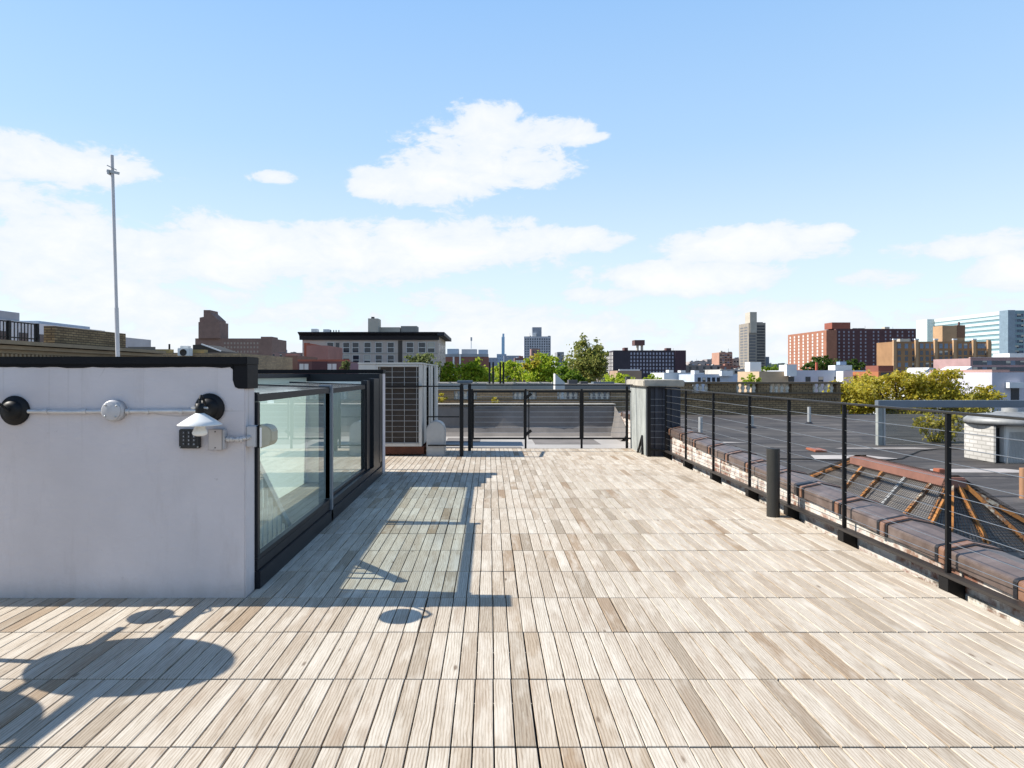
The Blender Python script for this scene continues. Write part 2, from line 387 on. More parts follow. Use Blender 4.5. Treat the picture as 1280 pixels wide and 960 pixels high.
def tarmat():
    t = NT('black_roof_felt'); col = srgb('#46413d')
    n = t.noise(t.coord(), .6, 9, .65); c = t.ramp(n, [(.3, scale_c(col, .6)), (.7, scale_c(col, 1.35))])
    sp = t.noise(t.coord(), 16, 5, .6); c = t.mix(.5, c, t.ramp(sp, [(.3, (.5,.5,.5,1)), (.7, (1.2,1.2,1.2,1))]), 'MULTIPLY')
    du = t.noise(t.mapping(t.coord(), (.5, 2, 1)), 1.5, 7, .7); c = t.mix(t.ramp(du, [(.52, (0,0,0,1)), (.74, (.55,.55,.55,1))]), c, srgb('#8c8580'))
    pd = t.noise(t.coord(), .38, 4, .5, .4); c = t.mix(t.ramp(pd, [(.50, (0,0,0,1)), (.53, (.5,.5,.5,1)), (.60, (.2,.2,.2,1))]), c, srgb('#252225'))
    t.link(c, t.b.inputs['Base Color']); t.b.inputs['Roughness'].default_value = .8; t.bump(sp, .3, .01); return t.m
M['tar'] = tarmat()
M['tar_black'] = plain('bitumen', '#17161a', .55, var=.4, scale=6, bump=.3)
M['brick_old'] = brick('whitewashed_old_brick', '#7d4a36', '#8f6f5c', '#b5a99a', .2, .07, .014, '#cfc9c0', .52, 6)
M['brick_tan'] = brick('tan_brick', '#c0a27c', '#a3896a', '#857661', .22, .075, .012)
M['brick_brown'] = brick('brown_brick', '#a68c68', '#86704f', '#635442', .22, .075, .014)
def copemat():
    t = NT('glazed_terracotta_coping'); g = t.new('ShaderNodeNewGeometry')
    base = t.ramp(g.outputs['Random Per Island'], [(0, srgb('#564a46')), (.5, srgb('#65574f')), (.82, srgb('#6d584b')), (1, srgb('#96674a'))])
    n = t.noise(t.coord(), 4, 8, .7); c = t.mix(t.ramp(n, [(.5, (0,0,0,1)), (.75, (.6,.6,.6,1))]), base, srgb('#8d7f7a'))
    n2 = t.noise(t.coord(), 9, 6, .7); c = t.mix(.7, c, t.ramp(n2, [(.3, (.5,.45,.45,1)), (.55, (1,1,1,1))]), 'MULTIPLY')
    t.link(c, t.b.inputs['Base Color']); t.b.inputs['Roughness'].default_value = .42; t.bump(n2, .15, .005); return t.m
M['coping'] = copemat()
M['stone'] = plain('weathered_concrete', '#a39c8f', .9, var=.3, scale=5, bump=.4, bscale=25)
M['pier_grey'] = plain('flaking_grey_paint', '#90938f', .75, var=.4, scale=5, bump=.4, bscale=18, streak=.4)
M['pier_shade'] = plain('shaded_pier_face', '#2b303c', .5, var=.25, scale=4)
M['white_paint'] = plain('white_painted_masonry', '#cfcdc8', .8, var=.15, scale=2.2, bump=.3, bscale=12)
M['baluster'] = plain('pale_cast_stone', '#d6d0c4', .8, var=.12)
M['cornice'] = plain('brown_cornice', '#6a5c49', .8, var=.25, scale=3)
M['terracotta'] = plain('terracotta_metal', '#97583f', .6, var=.25, scale=6, bump=.15)
M['beam_blue'] = plain('blue_grey_steel', '#6d7680', .5, .3, var=.15)
M['sky_glass'] = plain('skylight_wire_glass', '#66625e', .35, .0, var=.4, scale=4)
M['bark'] = plain('bark', '#4a3d30', .95, var=.35, scale=6, bump=.5, bscale=20)
M['dish'] = plain('dish_grey', '#8d8f92', .5, var=.05)
M['ground'] = plain('city_ground', '#5a5854', .95, var=.3, scale=.02)

# ------------------------------------------------------------------ the setting
struct(MB().box(-9000, 9000, -3000, 15000, -18.2, -18.0).build('ground', M['ground']))
BW, TL, Y0 = 0.0754, 0.528, 3.96       # board pitch, tile size
deck = MB()
for j in range(-8, 15):
    ya = Y0 + j * TL
    ti = -9
    for ti in range(-9, 9):
        x_t = -1.416 + ti * TL + R.uniform(-.0025, .0025); dz = R.uniform(-.0005, .0004); rot = R.uniform(-.0002, .0002)
        for k in range(7):
            xa = x_t + k * BW
            if j >= 0 and xa < -1.44 and ya < 9.0: continue
            if xa < -4.4 or xa > 2.70: continue
            if ya > 9.0 and xa < -2.6: continue
            x0, x1 = xa + .0028, min(xa + BW - .0028, 2.735)
            if k == 0: x0 += .001
            e0, e1 = R.uniform(0.0034, .0050), R.uniform(0.0034, .0050)
            zz = dz + R.uniform(-.0006, .0006) + rot * k
            deck.cbox(x0, x1, ya + e0 + .001, ya + TL - e1, zz - .028, zz, .0015)
struct(deck.build('deck', M['deck']))
# roof slab below the deck, grey raised roof beyond it
roof = MB().box(-9, 2.85, -6, 15.5, -18, -.10)
hb = thing('apartment_building', 'own flat roofed building carrying the pale wooden deck', 'building', (-3, 5, -18))
roof.build('roof', M['membrane_floor'], hb)
gv = MB()   # upturned membrane wall at the far end, slightly battered with a rolled top
prof = [(15.18, -.10), (15.36, -.02), (15.44, .12), (15.50, .50), (15.53, .56), (15.60, .585), (15.80, .585), (15.80, -.3)]
n = len(prof); xa, xb = -9, 2.86
segs = 60
for s_ in range(segs):
    x0 = xa + (xb-xa)*s_/segs; x1 = xa + (xb-xa)*(s_+1)/segs
    def wob(x, k): return .02*math.sin(x*3.1+k*1.7)+.012*math.sin(x*7.3+k)
    for k in range(n-1):
        a, b = prof[k], prof[k+1]
        gv.add([(x0, a[0]+wob(x0,k)*(k<4), a[1]), (x1, a[0]+wob(x1,k)*(k<4), a[1]), (x1, b[0]+wob(x1,k+1)*(k<3), b[1]), (x0, b[0]+wob(x0,k+1)*(k<3), b[1])], [(0,1,2,3)], True)
bmw = gv.build('parapet_upstand', M['membrane'], hb)
MB().box(-9, 2.86, 15.47, 15.83, .587, .612).build('parapet_ledge', M['stone'], hb)
# patch seams on the grey roof
for (x0, x1, y0, y1) in ((-1.3, .6, 12.4, 13.0), (.9, 2.2, 13.5, 14.6), (-.9, -.2, 13.9, 14.8)):
    MB().box(x0, x1, y0, y1, -.099, -.094).build('roof_patch', M['membrane'], hb)

# ------------------------------------------------------------------ stair bulkhead with sliding glass box
bk = thing('stair_bulkhead', 'white stucco rooftop stair enclosure with sliding glass box', 'stair enclosure', (-2.2, 5, 0))
wn = MB().box(-4.3, -1.416, 3.955, 4.115, -.1, 1.35)
wall_near = wn.build('wall', M['stucco'], bk, bevel=.006)
tr = MB(); tr.box(-4.32, -1.400, 3.935, 4.14, 1.352, 1.398); tr.build('trim', M['black_trim'], bk, bevel=.004)
# uneven painted band under the trim with a drop at the corner
pts = []
x = -4.30; rr = random.Random(3)
low = []
while x < -1.50:
    low.append((x, 1.345 - .010 + rr.uniform(-.004, .004))); x += .05
low += [(-1.500, 1.334), (-1.488, 1.325), (-1.482, 1.29), (-1.487, 1.262), (-1.479, 1.235), (-1.474, 1.222), (-1.455, 1.213), (-1.4185, 1.212)]
poly = [(px_, 3.9535, pz_) for px_, pz_ in low] + [(-1.4185, 3.9535, 1.3505), (-4.30, 3.9535, 1.3505)]
cb_ = MB()
for i in range(len(low)-1):
    a, b = low[i], low[i+1]
    cb_.add([(a[0], 3.951, a[1]), (b[0], 3.951, b[1]), (b[0], 3.951, 1.3515), (a[0], 3.951, 1.3515)], [(0,1,2,3)])
cb_.box(-1.4235, -1.402, 3.9505, 4.13, 1.212, 1.3515)
cb_.build('trim', M['black_trim'], bk, recalc=False)
wf = MB().box(-4.0, -1.385, 8.86, 9.06, -.1, 1.30).build('wall', M['stucco'], bk, bevel=.005)
MB().box(-4.02, -1.38, 8.84, 9.08, 1.302, 1.352).build('trim', M['black_trim'], bk, bevel=.003)
MB().box(-4.0, -1.39, 8.80, 8.857, 1.20, 1.30).build('wall_cladding', M['navy'], bk)
MB().box(-2.36, -1.52, 8.80, 8.857, -2.6, 1.198).build('wall', M['white_metal'], bk)
MB().box(-1.518, -1.39, 8.80, 8.857, 0, 1.198).build('wall_cladding', M['navy'], bk)
MB().add([(-2.36, 4.12, -.1), (-2.36, 8.79, -.1), (-2.36, 8.79, 1.25), (-2.36, 4.12, 1.25)], [(0,1,2,3)]).build('frosted_panel', M['frosted'], bk, recalc=False)
MB().box(-2.5, -2.34, 4.12, 8.79, -2.6, -.102).build('wall', M['stucco'], bk)
MB().box(-2.52, -2.32, 4.12, 8.79, 1.252, 1.295).build('trim', M['navy'], bk)
# frame
fr = MB()
fr.box(-1.44, -1.385, 4.118, 8.79, -.02, .105); fr.box(-1.455, -1.402, 4.118, 8.79, .107, .17)
fr.build('sill', M['navy'], bk, bevel=.003)
def sliding_panel(y0, y1, xo, zt):
    f = MB(); w = .045
    f.box(xo-.04, xo, y0, y1, .172, .20); f.box(xo-.04, xo, y0, y1, zt-.045, zt)
    f.box(xo-.04, xo, y0, y0+w, .202, zt-.047); f.box(xo-.04, xo, y1-w, y1, .202, zt-.047)
    p = f.build('glass_panel', M['navy'], bk, bevel=.002)
    MB().add([(xo-.02, y0+w, .20), (xo-.02, y1-w, .20), (xo-.02, y1-w, zt-.046), (xo-.02, y0+w, zt-.046)], [(0,1,2,3)]).build('pane', M['pane'], p, recalc=False)
sliding_panel(4.118, 6.03, -1.400, 1.175)
sliding_panel(6.03, 7.95, -1.446, 1.165)
MB().box(-1.50, -1.385, 5.985, 6.05, .0, 1.20).build('mullion', M['beam_blue'], bk, bevel=.004)
cl = MB(); cl.box(-1.50, -1.43, 7.955, 8.2, .172, 1.22); cl.box(-1.47, -1.392, 8.202, 8.60, .172, 1.24); cl.box(-1.45, -1.388, 8.602, 8.795, .172, 1.30)
cl.build('jamb', M['navy'], bk, bevel=.004)
# glazed roof
rf = MB(); 
for y0, y1, xo, z in ((4.12, 6.03, -1.402, 1.176), (6.03, 8.0, -1.448, 1.166)):
    rf.add([(xo, y0, z), (xo, y1, z), (-2.34, y1, z+.03), (-2.34, y0, z+.03)], [(0,1,2,3)])
rf.build('glass_roof', M['pane_roof'], bk, recalc=False)
for y in (4.14, 6.0, 7.96):
    zz = 1.178 if y < 6.03 else 1.168; xo = -1.404 if y < 6.03 else -1.45
    MB().bar((xo, y, zz), (-2.33, y, zz+.031), .045, .016).build('glazing_bar', M['navy'], bk)
MB().box(-2.5, -1.445, 4.12, 8.79, -2.75, -2.65).build('stair_landing', M['membrane'], bk)
stp = MB()
for k in range(10): stp.box(-2.33, -1.47, 8.3-.27*k-.27, 8.3-.27*k, -.15-.19*k-.05, -.15-.19*k)
stp.build('stair', plain('oak_tread', '#8f7a60', .6), bk)
MB().box(-1.455, -1.442, 4.12, 8.79, -2.6, -.03).build('wall', M['stucco'], bk)
st = thing('stair_balustrade', 'white stair balustrade seen through the near glass panel', 'balustrade', (-1.7, 5, -1))
h0, h1 = Vector((-1.62, 4.35, .98)), Vector((-1.62, 5.75, -.15))
MB().bar(h0, h1, .05, .05).build('handrail', M['white_metal'], st)
for k in range(13):
    p = h0.lerp(h1, (k + .5) / 13)
    MB().box(-1.632, -1.608, p.y-.014, p.y+.014, p.z-.75, p.z-.03).build('baluster', M['white_metal'], st)

# ------------------------------------------------------------------ wall lamps, conduit, boxes on the white wall
WY = 3.955
def wall_lamp(label, cx, cz, ox=.026):
    t = thing('wall_lamp', label, 'lamp', (cx, WY, cz), 'cone shaded lamps on the white wall')
    MB().lathe([(0,.0), (.084,.0), (.086,.012), (.079,.022), (.062,.025), (.057,.03), (.054,.048), (.03,.056), (0,.057)], (cx, WY-.002, cz), (0,-1,0), 32).build('backplate', M['steel_black'], t)
    ap = Vector((cx+ox, WY-.205, cz+.002))
    arm = MB().path([(cx, WY-.06, cz), (cx+ox*.2, WY-.11, cz+.055), (cx+ox*.5, WY-.16, cz+.075), (cx+ox*.85, WY-.195, cz+.055), tuple(ap)], .008, 8)
    arm.build('arm', M['steel_black'], t)
    MB().lathe([(.0,.035), (.022,.033), (.024,.0), (.020,-.035), (.0,-.036)], ap, (0,0,1), 16).build('socket', M['steel_black'], t)
    for s in (-1, 1): MB().cyl(ap + Vector((s*.022, 0, .01)), ap + Vector((s*.045, -.004, .008)), .006, 8).build('thumb_screw', M['galv'], t)
    MB().lathe([(.019,-.018), (.045,-.034), (.085,-.060), (.116,-.082), (.116,-.086), (.084,-.064), (.045,-.038), (.017,-.022)], ap, (0,0,1), 40).build('lamp_shade', M['white_metal'], t)
    MB().lathe([(.014,-.04), (.018,-.075), (.036,-.115), (.041,-.128), (.036,-.140), (.018,-.146), (0,-.147)], ap, (0,0,1), 20).build('bulb', M['bulb'], t)
    return t
wall_lamp('cone shaded wall lamp hanging above the black keypad', PX(263, WY), PZ(510, WY))
wall_lamp('dark wall lamp half cut off by the left frame edge', PX(20, WY), PZ(513, WY), -.17)
zc = PZ(514, WY); CLAB = 'conduits on the white wall'
cd = MB()
pts = [(PX(38, WY), WY-.02, zc), (PX(90, WY), WY-.019, zc-.003), (PX(132, WY), WY-.02, zc)]
cd.path(pts, .0115, 10)
for px_ in (60, 108, 130): cd.cyl((PX(px_, WY)-.01, WY-.02, zc), (PX(px_, WY)+.012, WY-.02, zc), .0155, 10)
tag(cd.build('conduit', M['conduit'], None), 'thin painted conduit from the cut off lamp to the round box', 'conduit', CLAB)
cd = MB()
pts = [(PX(160, WY), WY-.02, zc), (PX(205, WY), WY-.018, zc+.002), (PX(248, WY), WY-.02, zc+.002)]
cd.path(pts, .0115, 10)
for px_ in (162, 186, 228): cd.cyl((PX(px_, WY)-.01, WY-.02, zc), (PX(px_, WY)+.012, WY-.02, zc), .0155, 10)
tag(cd.build('conduit', M['conduit'], None), 'thin painted conduit from the round box to the cone shaded lamp', 'conduit', CLAB)
jb = thing('junction_box', 'round grey junction box on conduit between the two lamps', 'junction box', (PX(146, WY), WY, PZ(513, WY)))
MB().lathe([(0,0),(.062,0),(.062,.045),(.058,.05),(0,.052)], (PX(146,WY), WY-.001, PZ(513,WY)), (0,-1,0), 24).build('housing', M['grey_box'], jb)
MB().lathe([(0,.053),(.056,.053),(.056,.058),(.052,.060),(0,.0605)], (PX(145.5,WY), WY-.001, PZ(513,WY)), (0,-1,0), 24).build('cover', M['grey_box'], jb)
for a in (.7, 2.3, 3.9, 5.4):
    MB().lathe([(0,.060),(.006,.060),(.006,.063),(0,.0635)], (PX(145.5,WY)+.044*math.cos(a), WY-.001, PZ(513,WY)+.044*math.sin(a)), (0,-1,0), 8).build('screw', M['galv'], jb)
# keypad with its digits
kx0, kx1, kz0, kz1 = PX(226, WY), PX(252, WY), PZ(560, WY), PZ(536, WY)
kp = thing('keypad', 'black door entry keypad below the cone shaded lamp', 'keypad', ((kx0+kx1)/2, WY, kz0))
MB().box(kx0, kx1, WY-.028, WY-.001, kz0, kz1).build('housing', M['keypad'], kp, bevel=.005)
def text_mesh(body, size, loc, mat, parent):
    cu = bpy.data.curves.new('lettering', 'FONT'); cu.body = body; cu.size = size; cu.align_x = 'CENTER'; cu.align_y = 'CENTER'; cu.extrude = .0004
    ob = bpy.data.objects.new('lettering', cu); me = bpy.data.meshes.new_from_object(ob); bpy.data.objects.remove(ob)
    me.materials.append(mat)
    o = bpy.data.objects.new('lettering', me); COL.objects.link(o); o.parent = parent
    off = Vector((0,0,0)); p = parent
    while p is not None: off += p.location; p = p.parent
    o.location = Vector(loc) - off; o.rotation_euler = (math.radians(90), 0, 0)
    return o
for i, ch in enumerate('123456789*0#'):
    r_, c_ = divmod(i, 3)
    bx_ = kx0 + .030 + c_ * .030; bz_ = kz1 - .020 - r_ * .022
    b = MB().box(bx_-.010, bx_+.010, WY-.033, WY-.0285, bz_-.008, bz_+.008).build('button', M['key'], kp, bevel=.0015)
    text_mesh(ch, .013, (bx_, WY-.0336, bz_), M['ink'], b)
for sx in (kx0+.008, kx1-.01): MB().lathe([(0,.0285),(.005,.0285),(.004,.031),(0,.0312)], (sx, WY, kz0+.009), (0,-1,0), 10).build('screw', M['galv'], kp)
# grey switch box
sx0, sx1, sz0, sz1 = PX(265, WY), PX(283.5, WY), PZ(561.5, WY), PZ(535.5, WY)
sb = thing('switch_box', 'grey metal electrical box with blank cover beside the keypad', 'electrical box', ((sx0+sx1)/2, WY, sz0))
MB().box(sx0+.006, sx1+.004, WY-.05, WY-.001, sz0+.003, sz1-.002).build('housing', M['grey_box'], sb, bevel=.004)
MB().box(sx0, sx1-.006, WY-.0545, WY-.051, sz0, sz1).build('cover', plain('brushed_cover_plate', '#b3adab', .35, .5, var=.08), sb, bevel=.002)
for dz in (.014, .106): MB().lathe([(0,.0545),(.004,.0545),(.003,.057),(0,.0572)], ((sx0+sx1)/2-.003, WY, sz0+dz), (0,-1,0), 10).build('screw', M['black_trim'], sb)
lk = MB(); zl = PZ(549, WY)
lk.path([(sx1+.005, WY-.025, zl+.004), (PX(296, WY), WY-.028, zl), (PX(303, WY), WY-.026, zl+.004), (-1.405, WY-.02, zl+.008), (-1.385, WY+.02, zl+.012)], .011, 10)
for px_ in (288, 292, 300, 304): lk.cyl((PX(px_, WY)-.008, WY-.027, zl+.002), (PX(px_, WY)+.008, WY-.027, zl+.002), .017, 6)
tag(lk.build('conduit', M['conduit'], None), 'short knobbly conduit from grey switch box to beige sensor light', 'conduit')
# beige flood sensor on the corner of the wall
fl = thing('security_light', 'beige boxy sensor light on the corner beside the glass', 'light', (-1.40, 4.0, .93))
zf0, zf1 = PZ(560, 4.0), PZ(531, 4.0)
MB().box(-1.414, -1.352, 3.96, 4.05, zf0+.01, zf1-.005).build('mounting_box', M['grey_box'], fl, bevel=.005)
MB().box(-1.350, -1.335, 3.955, 4.06, zf0+.005, zf1).build('gasket', M['black_trim'], fl, bevel=.003)
hd = MB(); hd.prism([(-1.333, 3.95, zf0+.0), (-1.275, 3.95, zf0+.02), (-1.262, 3.95, zf0+.045), (-1.262, 3.95, zf1-.03), (-1.285, 3.95, zf1-.004), (-1.333, 3.95, zf1+.004)], (0,0,0), (0,.12,0))
hd.build('housing', M['beige_plastic'], fl, bevel=.006)
MB().box(-1.329, -1.318, 3.945, 3.9495, zf0+.012, zf1-.012).build('lens', M['bulb'], fl)

# guessed dishes and rack, unseen at left, added to throw the oval deck shadows
def sat_dish(label, c, r):
    t = thing('guessed_dish', label, 'satellite dish', (c[0], c[1], 0), 'guessed satellite dishes beside the white wall')
    ax = SUN_DIR
    MB().lathe([(0,-.05), (r*.5,-.035), (r*.85,-.008), (r,.012), (r,.016), (r*.85,0), (r*.5,-.027), (0,-.042)], c, ax, 40).build('reflector', M['dish'], t)
    cc = Vector(c)
    MB().path([cc - ax*.05, cc - ax*.14, (c[0]-.12, c[1], c[2]-.3), (c[0]-.12, c[1], 0)], .022, 10).build('mast', M['galv'], t)
    MB().path([cc - ax*.03 + Vector((0,0,-r*.8)), cc + ax*.32 + Vector((0,0,-.12))], .010, 8).build('feed_arm', M['galv'], t)
    MB().cyl(cc + ax*.30 + Vector((0,0,-.12)), cc + ax*.36 + Vector((0,0,-.11)), .03, 12).build('feed_horn', M['dish'], t)
    MB().cyl((c[0], -.2, .004), (c[0], .2, .004), .01, 6)
    return t
def sun_lift(gx, gy, h): return (gx - h * .915 ** -1, gy + .085 * h / .915, h)
cotan = math.cos(SUN_EL) / math.sin(SUN_EL)
def lift(gx, gy, h): return (gx - h*cotan, gy + .085*h*cotan, h)
sat_dish('guessed unseen satellite dish at left whose oval shadow lies on deck', lift(-1.60, 3.05, 1.25), .31)
sat_dish('guessed nearer satellite dish at left outside the picture', lift(-2.10, 2.52, 1.15), .29)
pp = thing('guessed_rack', 'guessed horizontal pipe rack left of the picture, for bar shadows', 'pipe rack', (-3, 3, 0))
a_, b_ = lift(-1.66, 1.6, 1.2), lift(-1.60, 3.82, 1.2)
MB().cyl(a_, b_, .032, 12).build('pipe', M['galv'], pp)
a2, b2 = lift(-1.98, 2.2, 1.0), lift(-1.88, 3.50, 1.0)
MB().cyl(a2, b2, .018, 12).build('pipe', M['galv'], pp)
for p in (a_, a2): MB().cyl((p[0], p[1], 0), p, .02, 10).build('leg', M['galv'], pp)

# tall mast behind the wall
Ym = 9.6
mt = thing('mast', 'tall thin leaning grey pole rising behind the white wall', 'pole', (PX(150.5, Ym), Ym, -.1))
mb_, mt_ = Vector((PX(151.5, Ym), Ym, -.1)), Vector((PX(140, Ym), Ym, PZ(194, Ym)))
MB().cyl(mb_, mb_.lerp(mt_, .52), .028, 12).build('pole', M['pvc'], mt)
MB().cyl(mb_.lerp(mt_, .5), mt_, .022, 12).build('pole', M['pvc'], mt)
cc = mb_.lerp(mt_, .945)
clp = MB(); clp.bar(cc + Vector((-.06,-.03,.02)), cc + Vector((.11,-.03,-.02)), .02, .035); clp.bar(cc + Vector((-.05,-.05,.09)), cc + Vector((.07,-.02,.03)), .012, .012); clp.box(cc.x-.05, cc.x-.02, Ym-.05, Ym+.03, cc.z-.03, cc.z+.03)
clp.build('clamp', M['galv'], mt)

# ------------------------------------------------------------------ condensers, gooseneck, far fence
def condenser(label, y0, zt=1.475, depth=.80, x0=-2.07, x1=-1.07):
    t = thing('condenser_unit', label, 'air conditioner', ((x0+x1)/2, y0+depth/2, -.1), 'air conditioners in a row behind the stair enclosure')
    z0 = .15
    xs = x0 + .28
    c = MB()
    c.box(x0, xs, y0, y0+depth, z0, zt-.03)                 # plain panel
    c.box(xs+.001, xs+.03, y0, y0+depth, z0, zt-.03); c.box(x1-.05 if y0 < 11 else x1-.014, x1, y0, y0+.16, z0, zt-.03); c.box(x1-.05, x1, y0+.30, y0+depth, z0, zt-.03)
    c.box(xs+.031, x1-.051, y0, y0+.04, z0, z0+.05); c.box(xs+.031, x1-.051, y0, y0+.04, zt-.07, zt-.031)
    c.build('casing', M['ac_white'], t, bevel=.004)
    MB().box(x0-.01, x1+.01, y0-.012, y0+depth+.01, zt-.028, zt).build('top_panel', M['ac_white'], t, bevel=.006)
    MB().box(xs+.04, x1-.052, y0+.045, y0+depth-.02, z0+.02, zt-.06).build('coil', M['coil'], t)
    MB().box(x1-.048, x1-.012, y0+.17, y0+.29, z0+.02, zt-.06).build('side_grille', M['coil'], t)
    g = MB()
    for k in range(4):
        xx = xs + .06 + (x1-.08-xs-.06)*k/3; g.cyl((xx, y0-.008, z0+.03), (xx, y0-.008, zt-.05), .004, 6)
    for k in range(15):
        zz = z0+.06 + (zt-.12-z0)*k/14; g.cyl((xs+.02, y0-.016, zz), (x1-.03, y0-.016, zz), .0042 if k % 2 == 0 else .0022, 6)
    g.build('guard', M['galv'], t)
    b = MB()
    for yy in (y0+.06, y0+depth-.16):
        b.box(x0, x1+.06, yy, yy+.10, .02, .035); b.box(x0, x1+.06, yy, yy+.10, .132, .148); b.box(x0, x1+.06, yy+.042, yy+.058, .036, .131)
    b.box(x0, x1+.03, y0+.005, y0+.055, .03, .149)
    b.build('stand', M['rust'], t)
    return t
condenser('nearest pale air conditioner with wire guard and rusty stand', 10.77)
condenser('middle pale air conditioner behind the nearest wire guarded one', 12.10)
condenser('furthest pale air conditioner at back of the row', 13.35)
# grey rounded gooseneck housing
gx, gy = PX(545, 10.9), 10.8
gp = []
for k in range(17):
    a = math.pi * k / 16; gp.append((gx - .145*math.cos(a), gy, .40 + .145*math.sin(a)))
gp = [(gx-.145, gy, -.1)] + gp + [(gx+.145, gy, -.1)]
gn = thing('pipe_portal', 'pale round topped metal pipe housing beside the air conditioner', 'pipe housing', (gx, gy, -.1))
MB().prism(gp, (0,0,0), (0,.34,0)).build('housing', M['galv'], gn, bevel=.012)
MB().box(gx-.20, gx+.20, gy-.05, gy+.40, -.1, -.03).build('flashing', M['membrane'], gn, bevel=.01)
MB().path([(gx-.14, gy+.1, .12), (gx-.24, gy+.12, .13), (gx-.30, gy+.14, .22)], .022, 8).build('pipe', M['rust'], gn)

FY = 11.95
fence = thing('cable_fence', 'black steel cable fence with gate across the far deck edge', 'fence', (1, FY, 0))
def fpost(x, y, zt, w=.045, zb=-.1): return MB().box(x-w/2, x+w/2, y-w/2, y+w/2, zb, zt).build('post', M['steel_black'], fence)
fx = [PX(p, FY) for p in (590, 657, 727, 793)]
for x_ in fx: fpost(x_, FY, 1.03, .034)
pA = (PX(577, 10.75), 10.75); pB = (PX(587, 11.5), 11.5)
fpost(*pA, 1.12, .06); fpost(*pB, 1.12, .055)
MB().bar((PX(470, 10.75), 10.75, 1.10), (pA[0], 10.75, 1.10), .04, .02).build('top_rail', M['steel_black'], fence)
MB().bar((PX(535, 10.75), 10.75, .62), (pA[0]-.036, 10.75, .62), .02, .02).build('rail', M['steel_black'], fence)
MB().bar((PX(535, 10.75), 10.75, .17), (pA[0]-.036, 10.75, .17), .03, .02).build('bottom_rail', M['steel_black'], fence)
MB().bar((pA[0], 10.75, 1.131), (pB[0], 11.5, 1.131), .04, .02).build('top_rail', M['steel_black'], fence)
MB().bar((pB[0]-.02, 11.5, 1.108), (2.46, 11.52, 1.108), .035, .02).build('top_rail', M['steel_black'], fence)
for i in range(3):
    x0, x1 = fx[i]+.018, fx[i+1]-.018
    nm = 'gate' if i == 1 else 'fence_panel'
    f = MB(); y_ = FY
    if i == 1: x0 += .03
    f.box(x0, x1, y_-.015, y_+.015, .97, 1.0); f.box(x0, x1, y_-.015, y_+.015, .15, .18)
    f.box(x0, x0+.016, y_-.0149, y_+.0149, .181, .969); f.box(x1-.016, x1, y_-.0149, y_+.0149, .181, .969)
    pn = f.build(nm, M['steel_black'], fence)
    for k in range(8):
        z = .27 + .09*k
        MB().cyl((x0+.03, y_, z), (x1-.03, y_, z), .003, 5).build('cable', M['cable'], pn)
    if i == 1:
        for z in (.26, .90): MB().bar((x0-.05, y_-.03, z-.03), (x0+.05, y_-.03, z+.05), .02, .05).build('hinge', M['steel_black'], pn)

# ------------------------------------------------------------------ chimney pier, party wall with coping, railing
def cope_z(y): return .02 + .034*(y) if y < 12 else .43     # party wall rises towards the back
pr = thing('chimney_pier', 'square grey painted pier with concrete cap at railing end', 'pier', (2.7, 11.3, -.1))
MB().box(2.47, 2.95, 10.79, 12.0, -.1, 1.09).build('shaft', M['pier_grey'], pr, bevel=.01)
ff = MB(); ff.box(2.478, 2.955, 10.745, 10.788, -.1, 1.088); 
for x_ in (2.50, 2.60, 2.72, 2.86): ff.box(x_, x_+.045, 10.715, 10.744, -.1, 1.085)
ff.build('shaded_cladding', M['pier_shade'], pr)  # pier's shade put into the dark blue of front and far side
ff2 = MB().box(2.952, 3.03, 10.83, 11.9, -.1, 1.08); ff2.build('shaded_cladding', M['pier_shade'], pr)
MB().box(2.415, 3.06, 10.70, 12.06, 1.092, 1.20).build('cap', M['stone'], pr, bevel=.014)
MB().path([(2.45, 10.95, -.05), (2.455, 10.96, .1), (2.462, 11.0, .3), (2.44, 11.1, .12), (2.44, 11.3, -.05)], .02, 8).build('pipe', M['steel_black'], pr)

pw = thing('party_wall', 'low whitewashed brick wall with brown coping tiles along deck', 'wall', (2.95, 5, -.3))
WX0, WX1 = 2.84, 3.10
def wall_run(ya, yb, name):
    b = MB(); segs = max(1, int((yb-ya)/.6))
    za, zb = cope_z(ya), cope_z(yb)
    b.prism([(WX0, ya, -18), (WX0, yb, -18), (WX0, yb, zb), (WX0, ya, za)], (0,0,0), (WX1-WX0, 0, 0))
    return b.build(name, M['brick_old'], pw)
wall_run(-4, 10.74, 'wall'); wall_run(12.0, 15.5, 'wall')
# rough black flashing at the foot of the wall
bf = MB()
y = -4.0; rr = random.Random(9)
pz = .02
while y < 10.7:
    nz = max(-.05, min(.10, pz + rr.uniform(-.03, .03))); y2 = y + .09
    bf.add([(WX0-.004, y, -.1), (WX0-.004, y2, -.1), (WX0-.004, y2, nz-.03), (WX0-.004, y, pz-.03)], [(0,1,2,3)])
    pz = nz; y = y2
bf.build('flashing', brick('smeared_wall_foot', '#8a6f60', '#a59a8c', '#6a6258', .2, .07, .016, '#d6d0c4', .50, 11), pw, recalc=False)
def cope_profile(w=1.0, h=1.0):
    # saddle backed coping cross-section (x offset from wall centre, z above wall top)
    hw = .165*w
    return [(-hw, -.04), (-hw, .042*h), (-hw*.95, .052*h), (0, .084*h), (hw*.95, .052*h), (hw, .042*h), (hw, -.035), (hw-.02, -.035), (hw-.02, .001), (-hw+.02, .001), (-hw+.02, -.035)]
